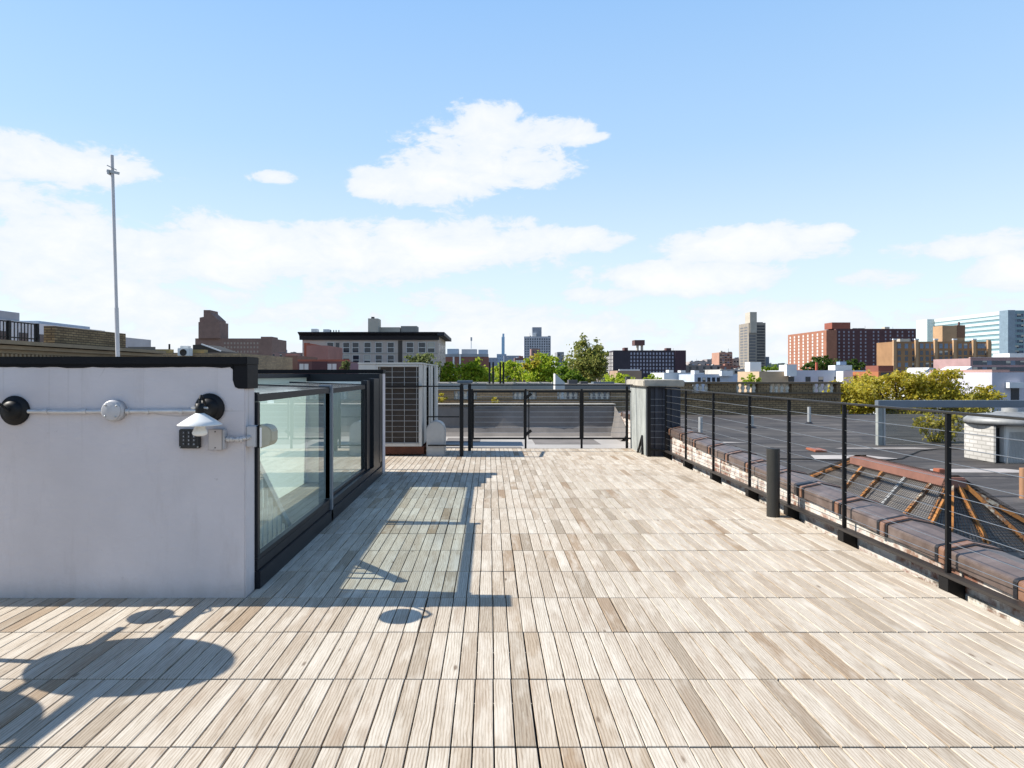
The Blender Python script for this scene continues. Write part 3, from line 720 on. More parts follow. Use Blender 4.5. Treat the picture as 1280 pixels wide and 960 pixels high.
def cope_tile(ya, yb):
    xc = (WX0+WX1)/2
    def seg(y0, y1, w, h, dz=0.0):
        pa = [(xc+px_, y0, cope_z(y0)+pz_+dz) for px_, pz_ in cope_profile(w, h)]
        pb = [(xc+px_, y1, cope_z(y1)+pz_+dz) for px_, pz_ in cope_profile(w, h)]
        n_ = len(pa)
        return pa + pb, [tuple(range(n_))[::-1], tuple(range(n_, 2*n_))] + [(k, (k+1) % n_, n_+(k+1) % n_, n_+k) for k in range(n_)]
    m_ = MB(); j = rr.uniform(-.004, .004)
    v, f = seg(ya+.008, yb-.06, 1, 1, j); m_.add(v, f)
    v, f = seg(yb-.062, yb-.004, 1.09, 1.14, j); m_.add(v, f)
    t = m_.build('coping_tile', M['coping'], pw, bevel=.0035)
    jm = MB(); v, f = seg(yb-.008, yb+.022, 1.12, 1.17, j); jm.add(v, f); v, f = seg(yb-.085, yb-.06, 1.04, 1.08, j); jm.add(v, f)
    jm.build('joint_seal', M['tar_black'], t)
y = 1.05
while y < 10.3:
    cope_tile(y, y + .64); y += .64
cope_tile(12.15, 12.9); cope_tile(12.9, 13.7); cope_tile(13.7, 14.5)
# grey membrane swept up over the corner of the wall
cm = MB()
for k in range(14):
    t0, t1 = k/14, (k+1)/14
    def q(t, s): return (2.84 - .13*(1-s)**2 - .01, 14.1 + 1.5*t, -.1 + s*(.2 + .5*t**.7))
    for s in range(6):
        cm.add([q(t0, s/6), q(t1, s/6), q(t1, (s+1)/6), q(t0, (s+1)/6)], [(0,1,2,3)], True)
cm.build('flashing', M['membrane'], pw)

RX = 2.755
rl = thing('cable_railing', 'black steel cable railing along the right deck edge', 'railing', (RX, 6, 0))
posts = [1.75, 2.95, 4.10, 5.30, 6.28, 7.23, 8.40, 9.58, 10.66]
for y in posts:
    p = MB().box(RX-.014, RX+.014, y-.011, y+.011, .105, 1.058).build('post', M['steel_black'], rl, bevel=.002)
    b = MB(); b.box(RX-.03, RX+.028, y-.045, y+.045, -.10, .078); b.box(RX+.029, WX0-.006, y-.035, y+.012, -.09, .07)
    b.build('bracket', M['steel_black'], p, bevel=.002)
MB().box(RX-.019, RX+.019, .8, 10.70, 1.06, 1.074).build('top_rail', plain('satin_black_rail', '#2b2927', .42, .1, var=.2), rl, bevel=.003)
MB().box(RX-.03, RX+.03, .8, 10.70, .08, .104).build('bottom_rail', plain('satin_dark_rail', '#3a3634', .4, .3, var=.2), rl, bevel=.003)
for k in range(9):
    z = .19 + .0955*k
    MB().cyl((RX, .8, z), (RX, 10.7, z), .0024, 5).build('cable', M['cable'], rl)
# return section in front of the pier
rt = thing('cable_railing', 'short black cable fence section in front of the grey pier', 'railing', (2.6, 10.6, 0))
for (x_, y_, w_) in ((PX(799, 11.6), 11.6, .05), (PX(811, 10.68), 10.68, .05), (2.40, 11.93, .04)):
    MB().box(x_-w_/2, x_+w_/2, y_-w_/2, y_+w_/2, -.05, 1.08).build('post', M['steel_black'], rt)
for k in range(8):
    z = .2 + .1*k
    MB().path([(PX(799, 11.6), 11.6, z), (PX(811, 10.68), 10.68, z), (RX-.02, 10.66, z)], .0024, 5).build('cable', M['cable'], rt)
MB().bar((PX(811, 10.68), 10.68, 1.09), (RX, 10.66, 1.088), .04, .02).build('top_rail', M['steel_black'], rt)
MB().bar((PX(811, 10.68), 10.655, .12), (RX, 10.64, .09), .04, .03).build('bottom_rail', M['steel_black'], rt)
# bollard-like pipe at the deck edge
bp = thing('vent_pipe', 'short upright black pipe standing on the deck by railing', 'pipe', (2.585, 6.22, 0))
MB().cyl((2.585, 6.22, -.05), (2.585, 6.22, .615), .057, 28).build('pipe', plain('black_abs_pipe', '#2a2926', .45, var=.2, scale=4), bp)
MB().lathe([(.0571,.615),(.0575,.618),(.049,.619),(.048,.55),(0,.55)], (2.585, 6.22, 0), (0,0,1), 28).build('rim', M['tar_black'], bp)

# ------------------------------------------------------------------ neighbour to the right: felt roof, skylight, balustrade
WVAR = random.Random(5)
def windows(t, mesh_obj, spots, limit=100, name='window', alt=None):
    """one mesh, copied to every spot (spot = world offset of the first one's origin)"""
    first = True
    for k, p in enumerate(spots[:limit]):
        o = mesh_obj if first else mesh_obj.copy()
        if not first: COL.objects.link(o)
        if not first:
            for ch in mesh_obj.children:
                c = ch.copy(); COL.objects.link(c); c.parent = o
        first = False
        o.parent = t; o.location = Vector(p) - t.location
        if alt and k and WVAR.random() < .38: o.data = alt[WVAR.randrange(len(alt))]
    rest = spots[limit:]
    if rest:
        me0 = mesh_obj.data; vs = np.array([v.co[:] for v in me0.vertices]); fs = [tuple(p.vertices) for p in me0.polygons]
        m_ = MB()
        for p in rest: m_.add([tuple(v + np.array(p)) for v in vs], fs)
        o = m_.build(name, me0.materials[0], t, recalc=False); o['kind'] = 'stuff'
RZ = -.20
SEAM = plain('felt_seam', '#2a2729', .7, var=.4, scale=9)
nb = thing('brick_building', 'neighbouring building with black felt roof right of the railing', 'building', (12, 10, -18))
MB().box(3.10, 24, -5, 25.3, -18, RZ).build('roof', M['tar'], nb)
for (x0, x1, y0, y1) in ((5.7, 7.2, 12.0, 12.5), (6.7, 8.4, 10.3, 10.75), (6.9, 8.9, 13.6, 13.8), (4.2, 5.6, 14.8, 14.95)):
    q = MB(); a = R.uniform(-.08, .08)
    q.add([(x0, y0+a, RZ+.004), (x1, y0, RZ+.004), (x1-.3, y1, RZ+.004), (x0+.2, y1-a, RZ+.004)], [(0,1,2,3)])
    q.build('roof_patch', plain('pale_roof_patch', '#a59f9b', .9, var=.25, scale=2), nb, recalc=False)
for k in range(13):
    yy = 3.5 + 1.6*k + R.uniform(-.1, .1)
    m_ = MB(); n_ = 24
    for i in range(n_):
        xa_, xb_ = 3.2+20*i/n_, 3.2+20*(i+1)/n_
        ya_, yb_ = yy+.03*math.sin(xa_*1.7+k), yy+.03*math.sin(xb_*1.7+k)
        m_.add([(xa_, ya_, RZ+.003), (xb_, yb_, RZ+.003), (xb_, yb_+.07, RZ+.003), (xa_, ya_+.07, RZ+.003)], [(0,1,2,3)])
    m_.build('roof_seam', SEAM, nb, recalc=False)
for i, (x, y, h_, r_) in enumerate(((5.1, 16.5, .45, .05), (7.2, 18.8, .35, .07), (9.6, 20.5, .5, .05))):
    t = thing('vent_pipe', ['thin vent pipe on the felt roof nearest the grey pier', 'stout short vent pipe in the middle of the felt roof', 'vent pipe on the felt roof close to the yellow tree'][i], 'pipe', (x, y, RZ))
    MB().cyl((x, y, RZ), (x, y, RZ+h_), r_, 14).build('pipe', M['galv'], t); MB().cyl((x, y, RZ+.001), (x, y, RZ+.05), r_*2.6, 14, r_*1.2).build('flashing', M['tar_black'], t)
cb2 = MB(); pts_ = [(3.9+.55*i, 11.0+.5*math.sin(i*.9)+.22*i, RZ+.012) for i in range(15)]; cb2.path(pts_, .009, 5)
tag(cb2.build('cable', M['steel_black'], None), 'black cable snaking across the felt roof', 'cable')
def balustrade(label, x0, x1, Y, zt, gaps, zbase, th=.35, n=5, mat='brick_tan', wall_to=None):
    """brick parapet whose openings hold cast balusters; gaps = list of (xa, xb)"""
    t = thing('balustrade', label, 'balustrade', ((x0+x1)/2, Y, zbase), 'roof edge balustrades beyond the deck')
    hgt = .36; z1 = zt-.07; z0 = z1-hgt
    MB().box(x0, x1, Y, Y+th, zbase, z0).build('parapet_wall', M[mat], t)
    MB().box(x0-.05, x1+.05, Y-.06, Y+th+.06, z0+.002, z0+.045).build('ledge', M['cornice'], t)
    xs = [x0] + [v for g in gaps for v in g] + [x1]
    for a, b in zip(xs[0::2], xs[1::2]): MB().box(a, b, Y+.01, Y+th-.01, z0+.047, z1).build('brick_pier', M[mat], t)
    MB().box(x0-.05, x1+.05, Y-.05, Y+th+.05, z1+.002, zt).build('coping', M['cornice'], t)
    prof = [(.045,0),(.06,.02),(.045,.05),(.05,.09),(.085,.15),(.07,.2),(.042,.26),(.055,.29),(.06,.312)]
    base = MB().lathe(prof, (0,0,0), (0,0,1), 12).build('baluster', M['baluster'])
    sp = []
    for a, b in gaps:
        k = max(2, int(round((b-a)/.20)))
        for i in range(k): sp.append((a+(b-a)*(i+.5)/k, Y+th/2, z0+.046))
    windows(t, base, sp, name='baluster')
    return t
Yr = 25.0
g = [(PX(a, Yr), PX(b, Yr)) for a, b in ((866, 888), (920, 948), (962, 990), (1016, 1046))]
balustrade('dark brown brick balustrade beyond the black felt roof', PX(836, Yr), PX(1051, Yr), Yr, PZ(477.5, Yr), g, RZ-.0, mat='brick_brown')
cn = MB()
for i in range(60):
    xx = PX(838, Yr) + (PX(1050, Yr)-PX(838, Yr))*i/60
    cn.box(xx, xx+.06, Yr-.05, Yr-.001, .32, .40)
tag(cn.build('dentil_course', M['cornice'], None), 'row of small dentils along the brown balustrade wall', 'cornice')
Yl = 27.0
g = [(PX(a, Yl), PX(b, Yl)) for a, b in ((567, 596), (641, 671), (697, 724), (736, 764))]
balustrade('tan brick balustrade above the grey membrane wall', PX(470, Yl), PX(792, Yl), Yl, PZ(487, Yl), g, -.8)
struct(MB().box(-12, 3.1, 15.85, 27, -18, -.3).build('roof_beyond', M['membrane']))
# skylight
sk = thing('skylight', 'hipped wired glass skylight with rusty glazing bars and red ridge', 'skylight', (4.1, 6.8, RZ))
zr, ze = .44, -.10
A = Vector((3.68, 5.43, zr)); B = Vector((3.70, 6.8, zr))
c0, c1, c2, c3 = Vector((3.22, 5.18, ze)), Vector((4.52, 5.18, ze)), Vector((4.52, 7.9, ze)), Vector((3.22, 7.9, ze))
MB().box(3.26, 4.48, 5.22, 7.86, RZ, -.125).build('curb', M['tar_black'], sk)
MB().box(3.19, 4.55, 5.15, 7.93, -.124, -.104).build('curb_flashing', M['steel_black'], sk)
gl = MB(); gl.add([A,B,c0,c1,c2,c3], [(2,3,0),(3,4,1,0),(4,5,1),(5,2,0,1)]); gl.build('glazing', M['sky_glass'], sk)
up = Vector((0,0,.016))
def gbar(p, q, mat='rust_bright', w=.036): MB().bar(Vector(p)+up, Vector(q)+up, w, .03).build('glazing_bar', M[mat], sk)
for c, r_ in ((c0, A), (c1, A), (c2, B), (c3, B)): gbar(c, r_, 'rust_bright', .05)
for k in range(1, 5):
    y = A.y + (B.y-A.y)*(k-.5)/4
    gbar((c0.x, y, ze), (A.x, y, zr), 'rust_bright' if k != 2 else 'galv'); gbar((c1.x, y, ze), (A.x, y, zr))
for bx_, tx_ in ((3.50, 3.66), (3.83, 3.70), (4.2, 3.74)): gbar((bx_, c0.y, ze), (tx_, A.y-.02, zr-.01))
MB().box(3.61, 3.77, 5.38, 6.85, zr-.05, zr+.035).build('ridge_cap', plain('faded_red_ridge', '#80594c', .7, var=.25, scale=5, bump=.15), sk, bevel=.012)
# wire guard over the glass: woven wires on a light frame
wg = MB(); lift_ = Vector((0,0,.05))
def wires(p00, p10, p01, p11, na, nb_):
    for i in range(na+1):
        t_ = i/na; wg.cyl(Vector(p00).lerp(p10, t_)+lift_, Vector(p01).lerp(p11, t_)+lift_, .0018, 3, caps=False)
    for i in range(nb_+1):
        t_ = i/nb_; wg.cyl(Vector(p00).lerp(p01, t_)+lift_, Vector(p10).lerp(p11, t_)+lift_, .0018, 3, caps=False)
o_ = Vector((.0,.0,.0))
wires(c0, c3, A, B, 70, 22); wires(c1, c2, A, B, 70, 22); wires(c0, c1, A-Vector((.05,0,0)), A+Vector((.05,0,0)), 38, 24); wires(c3, c2, B-Vector((.05,0,0)), B+Vector((.05,0,0)), 38, 24)
wg.build('wire_guard', plain('rusty_wire', '#3a322c', .7, .3, var=.3), sk, recalc=False)
# white painted chimney block with metal cap
Yc = 11.4
ch = thing('chimney', 'whitewashed brick chimney block with round metal cap at right', 'chimney', (PX(1250, Yc), Yc, RZ))
MB().box(PX(1243, Yc), PX(1246, Yc), Yc, Yc+.74, RZ, PZ(532, Yc)).build('stack', brick('whitewashed_brick', '#b9b6b0', '#c6c3be', '#a5a29c', .2, .07, .012), ch, bevel=.015)
MB().box(PX(1246.5, Yc), PX(1256, Yc), Yc+.12, Yc+.7, RZ, PZ(536, Yc)).build('recess', M['tar_black'], ch)
MB().box(PX(1256.5, Yc), PX(1345, Yc), Yc, Yc+.74, RZ, PZ(532, Yc)).build('stack', M['white_paint'], ch, bevel=.015)
cx_ = 8.98
MB().lathe([(0,.0),(.66,.0),(.66,.07),(.62,.10),(.58,.14),(.25,.17),(.2,.2),(.12,.2),(.12,.26),(0,.27)], (cx_+.0, Yc+.38, PZ(531, Yc)), (0,0,1), 32).build('cap', plain('dull_zinc', '#8b8c8b', .55, .3, var=.3, scale=6), ch)
MB().box(PX(1241.5, Yc), PX(1345, Yc), Yc-.02, Yc+.76, PZ(532, Yc)+.001, PZ(531, Yc)-.001).build('flashing', M['tar_black'], ch)
wr = MB()
for k in range(14): wr.cyl((PX(1258+2*k, Yc), Yc-.015, RZ), (PX(1262+1.6*k, Yc), Yc-.015, PZ(540, Yc)), .005, 4)
wr.build('wire_mesh', M['galv'], ch)
tag(MB().box(6.72, 6.83, 10.2, 10.35, RZ, RZ+.07).build('loose_brick', M['terracotta'], None, bevel=.008), 'single red brick lying on the felt roof by the chimney', 'brick')
tag(MB().cyl((PX(1279, 8.2), 8.2, RZ), (PX(1279, 8.2), 8.2, PZ(585, 8.2)), .04, 12).build('vent_pipe', plain('tan_pipe', '#9a7355', .7), None), 'tan vent pipe at the right edge of the picture', 'pipe')
dbl = thing('roof_debris', 'flat dull red slab lying on the felt roof near a pale strip', 'slab', (PX(1021, 13.2), 13.2, RZ))
MB().prism([(PX(1013, 13.2), 13.0, RZ), (PX(1028, 13.2), 13.0, RZ), (PX(1031, 13.2), 13.4, RZ), (PX(1016, 13.2), 13.5, RZ)], (0,0,0.0), (0,0,.04)).build('slab', M['terracotta'], dbl, bevel=.008)
# blue grey steel frame with a glass screen
Yf = 14.2
sf = thing('steel_frame', 'blue grey steel beam on a post with glass screen', 'frame', (PX(1101, Yf), Yf, RZ))
MB().box(PX(1098, Yf), 16, Yf, Yf+.14, PZ(509.5, Yf), PZ(500.5, Yf)).build('beam', M['beam_blue'], sf, bevel=.008)
MB().box(PX(1098, Yf), PX(1104, Yf), Yf+.01, Yf+.11, RZ, PZ(510, Yf)-.002).build('post', M['pier_grey'], sf, bevel=.005)
MB().box(PX(1105.5, Yf), PX(1108, Yf), Yf+.03, Yf+.07, RZ, PZ(510, Yf)-.002).build('post', M['galv'], sf)
MB().box(PX(1109, Yf), 15.9, Yf+.05, Yf+.056, RZ+.02, PZ(510, Yf)-.003).build('pane', M['pane_light'], sf)
# low rubble bits on the felt
for i, (x, y) in enumerate(((5.2, 9.2), (7.4, 9.0))):
    tag(MB().bar((x, y, RZ+.012), (x+.22, y+.12, RZ+.012), .03, .02).build('wood_scrap', M['pvc'], None), ['pale scrap lying on black felt roof behind the skylight', 'pale scrap lying on black felt roof before the chimney'][i], 'scrap')

# ------------------------------------------------------------------ trees
LEAF = {
 'green': leafmat('leaves_green', ['#4a6820', '#668426', '#7f9930', '#98a83c']),
 'bright': leafmat('leaves_bright_green', ['#7d9c28', '#a0b634', '#b8c63c', '#cccf50']),
 'olive': leafmat('leaves_olive', ['#68763a', '#858c42', '#9a9c54', '#aaa25a']),
 'yellow': leafmat('leaves_yellow', ['#9c9630', '#c8b43a', '#d6c24e', '#acaa3e', '#dccb78']),
 'grey': leafmat('leaves_grey_green', ['#5b6640', '#707a4c', '#87905c', '#7d8050']),
 'dark': leafmat('leaves_dark_green', ['#2c4019', '#3b5220', '#4f6829', '#5f7530']),
}
rng = np.random.default_rng(11)
def leaf_quads(pts, size, rng):
    n = len(pts)
    d = rng.normal(size=(n, 3)); d /= np.linalg.norm(d, axis=1)[:, None]
    e = rng.normal(size=(n, 3)); e -= (e*d).sum(1)[:, None]*d; e /= np.linalg.norm(e, axis=1)[:, None]
    s1 = size*rng.uniform(.5, 1.3, n)[:, None]; s2 = s1*rng.uniform(.45, .8, n)[:, None]
    f = np.cross(d, e)
    v = np.empty((n, 4, 3)); bend = f*s1*.18
    v[:,0] = pts - d*s1*.5; v[:,1] = pts + e*s2*.5 + bend; v[:,2] = pts + d*s1*.5; v[:,3] = pts - e*s2*.5 + bend
    return v.reshape(-1, 3)
def crown_mesh(name, blobs, leaf, n, mat, parent):
    """blobs: list of (centre, radii); leaves sit in small clumps spread through each blob"""
    P = []
    tot = sum(b[1][0]*b[1][2] for b in blobs)
    for c, r in blobs:
        k = max(40, int(n * r[0]*r[2]/tot)); nc = max(6, k//38)
        u = rng.normal(size=(nc, 3)); u /= np.linalg.norm(u, axis=1)[:, None]
        rad = rng.uniform(.25, 1.0, nc)**.55
        cc = np.array(c) + u*rad[:, None]*np.array(r)*rng.uniform(.82, 1.16, (nc, 1))
        idx = rng.integers(0, nc, k)
        cs = np.array(r).mean()*rng.uniform(.10, .24, nc)[idx]
        P.append(cc[idx] + rng.normal(size=(k, 3))*cs[:, None]*np.array([1,1,.7]))
    pts = np.concatenate(P); v = leaf_quads(pts, leaf, rng)
    off = Vector((0,0,0)); p = parent
    while p is not None: off += p.location; p = p.parent
    v = v - np.array(off[:])
    me = bpy.data.meshes.new(name); k = len(v)//4
    me.vertices.add(len(v)); me.vertices.foreach_set('co', v.astype('f4').ravel())
    me.loops.add(len(v)); me.loops.foreach_set('vertex_index', np.arange(len(v), dtype='i4'))
    me.polygons.add(k); me.polygons.foreach_set('loop_start', np.arange(0, len(v), 4, dtype='i4'))
    me.update(calc_edges=True); me.materials.append(LEAF[mat])
    o = bpy.data.objects.new(name, me); COL.objects.link(o); o.parent = parent; return o
def tree(label, px, Y, ytop, ybot, wpx, mat, n=2600, leaf=.35, seed=0, group='trees beyond the roofs', zg=-18, blobs=None, lean=0):
    rr = random.Random(seed*13+5)
    x = PX(px, Y); zt = PZ(ytop, Y); zb = PZ(ybot, Y); w = wpx*Y/F/2; h = zt-zb
    t = thing('tree', label, 'tree', (x, Y, zg), group)
    if blobs is None:
        blobs = [((x, Y, zb+h*.45), (w*.72, w*.72, h*.42))]
        for k in range(7):
            a = rr.uniform(0, 6.28); q = rr.uniform(.35, .72); zz = rr.uniform(.25, .8)
            r_ = rr.uniform(.26, .44)*(1.15-zz*.5)
            blobs.append(((x+math.cos(a)*w*q, Y+math.sin(a)*w*q, zb+h*zz), (w*r_, w*r_, h*r_*.62)))
        blobs.append(((x+lean*w, Y, zt-h*.2), (w*.36, w*.36, h*.22)))
    crown_mesh('crown', blobs, leaf, n, mat, t)
    tr_ = MB(); r0 = max(.12, w*.07)
    ztr = zb + h*.3
    tr_.cyl((x, Y, zg), (x+rr.uniform(-.1,.1)*w, Y, ztr), r0, 8, r0*.6)
    for c, r_ in blobs[1:]:
        tr_.cyl((x, Y, ztr-h*.15), c, r0*.4, 6, r0*.1)
    tr_.build('trunk', M['bark'], t)
    return t
tree('grey green tree in front of the pale apartment block', 528, 66, 441, 485, 66, 'grey', 4200, .30, 1)
tree('bright green tree behind the four black flues', 590, 78, 448, 492, 72, 'bright', 5600, .32, 2)
tree('round bright tree beside the air conditioners', 560, 74, 452, 492, 44, 'bright', 3400, .32, 21)
tree('bright green tree between the flues and the glass tower', 634, 84, 451, 492, 58, 'bright', 4200, .32, 3)
tree('yellow tinged green tree left of the tall olive tree', 676, 80, 443, 492, 66, 'bright', 6000, .32, 4)
tq = bpy.data.objects[[o.name for o in COL.objects if o.get('label', '').startswith('yellow tinged')][0]]
crown_mesh('crown_tip', [((PX(668, 79), 78.5, PZ(450, 79)), (1.1, 1.1, .7)), ((PX(660, 79), 78.2, PZ(456, 79)), (.8, .8, .6))], .3, 420, 'yellow', tq)
tree('tallest olive green tree left of the dark brick slab', 731, 86, 421, 492, 74, 'olive', 9000, .34, 5)
tree('dark green tree at the foot of the olive tree', 706, 76, 453, 492, 52, 'green', 3600, .32, 6)
tree('low lime green tree in front of the dark brick slab', 775, 66, 467, 490, 58, 'bright', 2600, .24, 7)
tree('small lime tree right of the low lime tree', 815, 70, 467, 486, 26, 'bright', 900, .24, 8)
tree('lime tree between white houses left of the tan block', 939, 80, 464, 488, 26, 'bright', 1000, .26, 9)
tree('dark green tree in front of the orange brick slab', 1030, 140, 444, 470, 52, 'dark', 3000, .5, 10)
tree('dark green tree at the left foot of the tan block', 1068, 135, 449, 470, 26, 'dark', 1400, .5, 11)
tree('small dark tree right of the concrete tower', 970, 150, 455, 472, 40, 'green', 1300, .5, 12)
Yt = 29.0
bl = []
for px_, py_, rx, rz in ((1072, 496, 32, 18), (1108, 490, 30, 20), (1150, 496, 34, 22), (1138, 477, 24, 11), (1176, 486, 26, 18), (1196, 506, 28, 18), (1058, 508, 22, 13), (1100, 510, 36, 15), (1140, 520, 40, 20), (1094, 480, 18, 8), (1172, 468, 20, 7), (1222, 496, 18, 14), (1050, 489, 14, 10), (1120, 471, 16, 7), (1232, 510, 20, 12)):
    bl.append(((PX(px_, Yt), Yt+R.uniform(-1, 1.5), PZ(py_, Yt)), (rx*Yt/F, rx*Yt/F, rz*Yt/F)))
tree('yellowing tree spreading behind the steel frame', 1125, Yt, 462, 540, 160, 'yellow', 30000, .13, 13, blobs=bl)
pl = thing('shrub', 'yellow green shrub on the felt roof behind the glass screen', 'shrub', (PX(1172, 14.9), 14.9, RZ))
crown_mesh('foliage', [((PX(1172, 14.9), 14.9, .05), (.42, .25, .28)), ((PX(1190, 14.9), 14.9, .2), (.3, .2, .35)), ((PX(1150, 14.9), 14.9, .22), (.25, .2, .2))], .08, 1100, 'yellow', pl)
sm = MB()
for k in range(7): sm.cyl((PX(1172, 14.9)+.05*k-.15, 14.9, RZ), (PX(1172, 14.9)+.13*k-.4, 14.9+.03*k, .2), .008, 5)
sm.build('stems', M['bark'], pl)
for i, (px_, py_, Y, lb) in enumerate(((552, 497, 26.6, 'yellow weed on the ledge beside the air conditioners'), (621, 500, 26.6, 'yellow weed on the ledge near the middle of gate'), (1130, 478, 33, ''))):
    if not lb: continue
    w_ = thing('weed', lb, 'weed', (PX(px_, Y), Y, PZ(py_, Y)-.25))
    crown_mesh('foliage', [((PX(px_, Y), Y, PZ(py_, Y)), (.22, .15, .14))], .10, 160, 'yellow', w_)
    MB().cyl((PX(px_, Y), Y, PZ(py_, Y)-.25), (PX(px_, Y)+.03, Y, PZ(py_, Y)+.05), .012, 5).build('stem', M['bark'], w_)

# ------------------------------------------------------------------ buildings beyond
ZG = -18.0
MAT = {}
def mt_(name, col, rough=.8, var=.2, scale=.35, **k):
    if name not in MAT: MAT[name] = plain(name, col, rough, var=var, scale=scale, **k)
    return MAT[name]
WIN = mt_('dark_window_glass', '#2a313a', .12, .3); WIN2 = mt_('blue_window_glass', '#5d7187', .12, .3)
WFR = mt_('white_window_frame', '#cbc8c2', .6, .05); SLL = mt_('stone_sill', '#a79f92', .8, .1)
BLIND = mt_('window_blind', '#b9b2a4', .7, .1); DKW_ = mt_('dusky_window', '#3f4854', .15, .2)
class Bld:
    """a building whose front faces the camera: pixel columns and rows are turned into metres at its own distance Y"""
    def __init__(s, name, label, cat, x0, x1, Y, ytop, depth, mat, zb=ZG, group=None, roof=None, parapet=.6):
        s.Y = Y; s.x0, s.x1 = PX(x0, Y), PX(x1, Y); s.zt = PZ(ytop, Y); s.d = depth; s.mat = mat
        s.t = thing(name, label, cat, ((s.x0+s.x1)/2, Y + depth/2, zb), group)
        MB().box(s.x0, s.x1, Y, Y+depth, zb, s.zt).build('wall', mat, s.t)
        MB().box(s.x0+.3, s.x1-.3, Y+.3, Y+depth-.3, s.zt+.002, s.zt+.03).build('roof', roof or mt_('flat_roof_grey', '#77736e'), s.t)
    def box(s, nm, x0, x1, y0, y1, mat, dy=0.0, dep=.3):
        """extra block: pixel extents x0..x1, rows y0 (top)..y1, set dy behind the front face, dep deep"""
        Y = s.Y + dy
        return MB().box(PX(x0, Y), PX(x1, Y), Y, Y+dep, PZ(y1, Y), PZ(y0, Y)).build(nm, mat, s.t)
    def front(s, cols, rows, w, h, mat=None, frame=None, proud=.02, skip=None, limit=100):
        """windows on the front: cols and rows in pixels (centres), size in metres"""
        Y = s.Y
        m_ = MB().box(-w/2, w/2, -proud, .0-.003, -h/2, h/2).build('window', mat or WIN)
        if frame:
            f = MB(); e = frame[1]
            f.box(-w/2-e, w/2+e, -proud-.03, -proud-.003, h/2+.001, h/2+e); f.box(-w/2-e, w/2+e, -proud-.06, -proud-.003, -h/2-e, -h/2-.001)
            f.box(-w/2-e, -w/2, -proud-.03, -proud-.003, -h/2, h/2); f.box(w/2, w/2+e, -proud-.03, -proud-.003, -h/2, h/2)
            f.box(-w/2, w/2, -proud-.025, -proud-.003, -.03, .03)
            f.build('frame', frame[0], m_)
        sp = [(PX(c, Y), Y, PZ(r, Y)) for r in rows for c in cols if not (skip and skip(c, r))]
        alt = []
        if (mat or WIN) in (WIN, WIN2, DKW_):      # some panes with a blind part way down, some with sky in them
            for fr_ in (.35, .6):
                d = m_.data.copy(); d.materials.append(BLIND)
                bm = bmesh.new(); bm.from_mesh(d); zc_ = h/2 - h*fr_
                vs = [bm.verts.new(q) for q in ((-w/2+.02, -proud-.004, zc_), (w/2-.02, -proud-.004, zc_), (w/2-.02, -proud-.004, h/2-.02), (-w/2+.02, -proud-.004, h/2-.02))]
                bm.faces.new(vs).material_index = 1; bm.to_mesh(d); bm.free(); alt.append(d)
            d = m_.data.copy(); d.materials[0] = WIN2; alt.append(d)
        windows(s.t, m_, sp, limit, alt=alt)
    def side(s, right, fracs, zs, w, h, mat=None, proud=.02, limit=100):
        """windows on a side face; fracs along the depth, zs in metres"""
        x = s.x1 if right else s.x0; sg = 1 if right else -1
        m_ = MB().box(0.003*sg, proud*sg, -w/2, w/2, -h/2, h/2).build('window', mat or WIN)
        windows(s.t, m_, [(x, s.Y + f*s.d, z) for z in zs for f in fracs], limit)
def lin(a, b, n): return [a + (b-a)*i/(n-1) for i in range(n)] if n > 1 else [(a+b)/2]
BR_RED = mt_('red_brick', '#7c4a3c', .85); BR_DARK = mt_('maroon_brick', '#56393a', .85); BR_OR = mt_('orange_brick', '#96654f', .85)
TAN = mt_('tan_brick_far', '#a98968', .85); CONC = mt_('pale_concrete', '#b1a99b', .85); WHT = mt_('white_render', '#cfd0d0', .8); GREY = mt_('grey_render', '#a3a6aa', .8)
BROWN = mt_('umber_brick', '#80665b', .85); SALM = mt_('salmon_render', '#a9766a', .85); BEIGE = mt_('beige_brick', '#bdafa4', .85); BLUEG = mt_('blue_grey_panel', '#93a0ae', .6)

# pale apartment block with the dark cornice
b = Bld('apartment_block', 'pale brick apartment block with heavy black cornice', 'building', 378, 547.5, 70, 417, 12, BEIGE, roof=mt_('tar_roof_far', '#4a4844'))
CORN = mt_('black_cornice', '#1d1d24', .6)
Yb = 70
def cornice(x0, x1, ya, yb, mat, name='cornice', out=.9, steps=4):
    m_ = MB(); z0, z1 = PZ(yb, Yb), PZ(ya, Yb); X0, X1 = PX(x0, Yb), PX(x1, Yb)
    prof = [(0, z0), (-out*.25, z0+.02), (-out*.35, z0+(z1-z0)*.55), (-out*.8, z0+(z1-z0)*.8), (-out, z1-.08), (-out, z1), (0, z1)]
    m_.prism([(X0, Yb+p[0]-.003, p[1]) for p in prof], (0,0,0), (X1-X0, 0, 0)); return m_.build(name, mat, b.t)
cornice(375, 549, 415.5, 425, CORN)
MB().box(b.x1+.003, b.x1+.7, Yb-.9, Yb+12.2, PZ(420, Yb), PZ(415.5, Yb)-.01).build('cornice', CORN, b.t)
wr_, wl_ = [440, 435], None
b.front([413, 433, 444.5, 459.5, 473.5, 488.5], [434.5], .62, 1.0, frame=(WFR, .06)); b.front([512.5, 527.5, 539], [434.5], .66, 1.0, frame=(WFR, .06))
b.front([422, 385], [433], .36, .75)
b.front([413, 433, 445, 459, 473.5, 488.5, 512.5, 527.5], [450], .62, .95, frame=(WFR, .06))
b.front([413, 433, 445, 459, 473.5, 488.5, 512.5, 527.5], [467], .62, .95)
b.side(True, lin(.12, .9, 5), [PZ(434.5, Yb), PZ(450, Yb)], .8, 1.0)
b.box('recess_shade_strip', 497.5, 503, 425.5, 475, mt_('shadowed_recess', '#4d463f'), -.004, .003)  # recess shade painted as a thin dark strip on the front
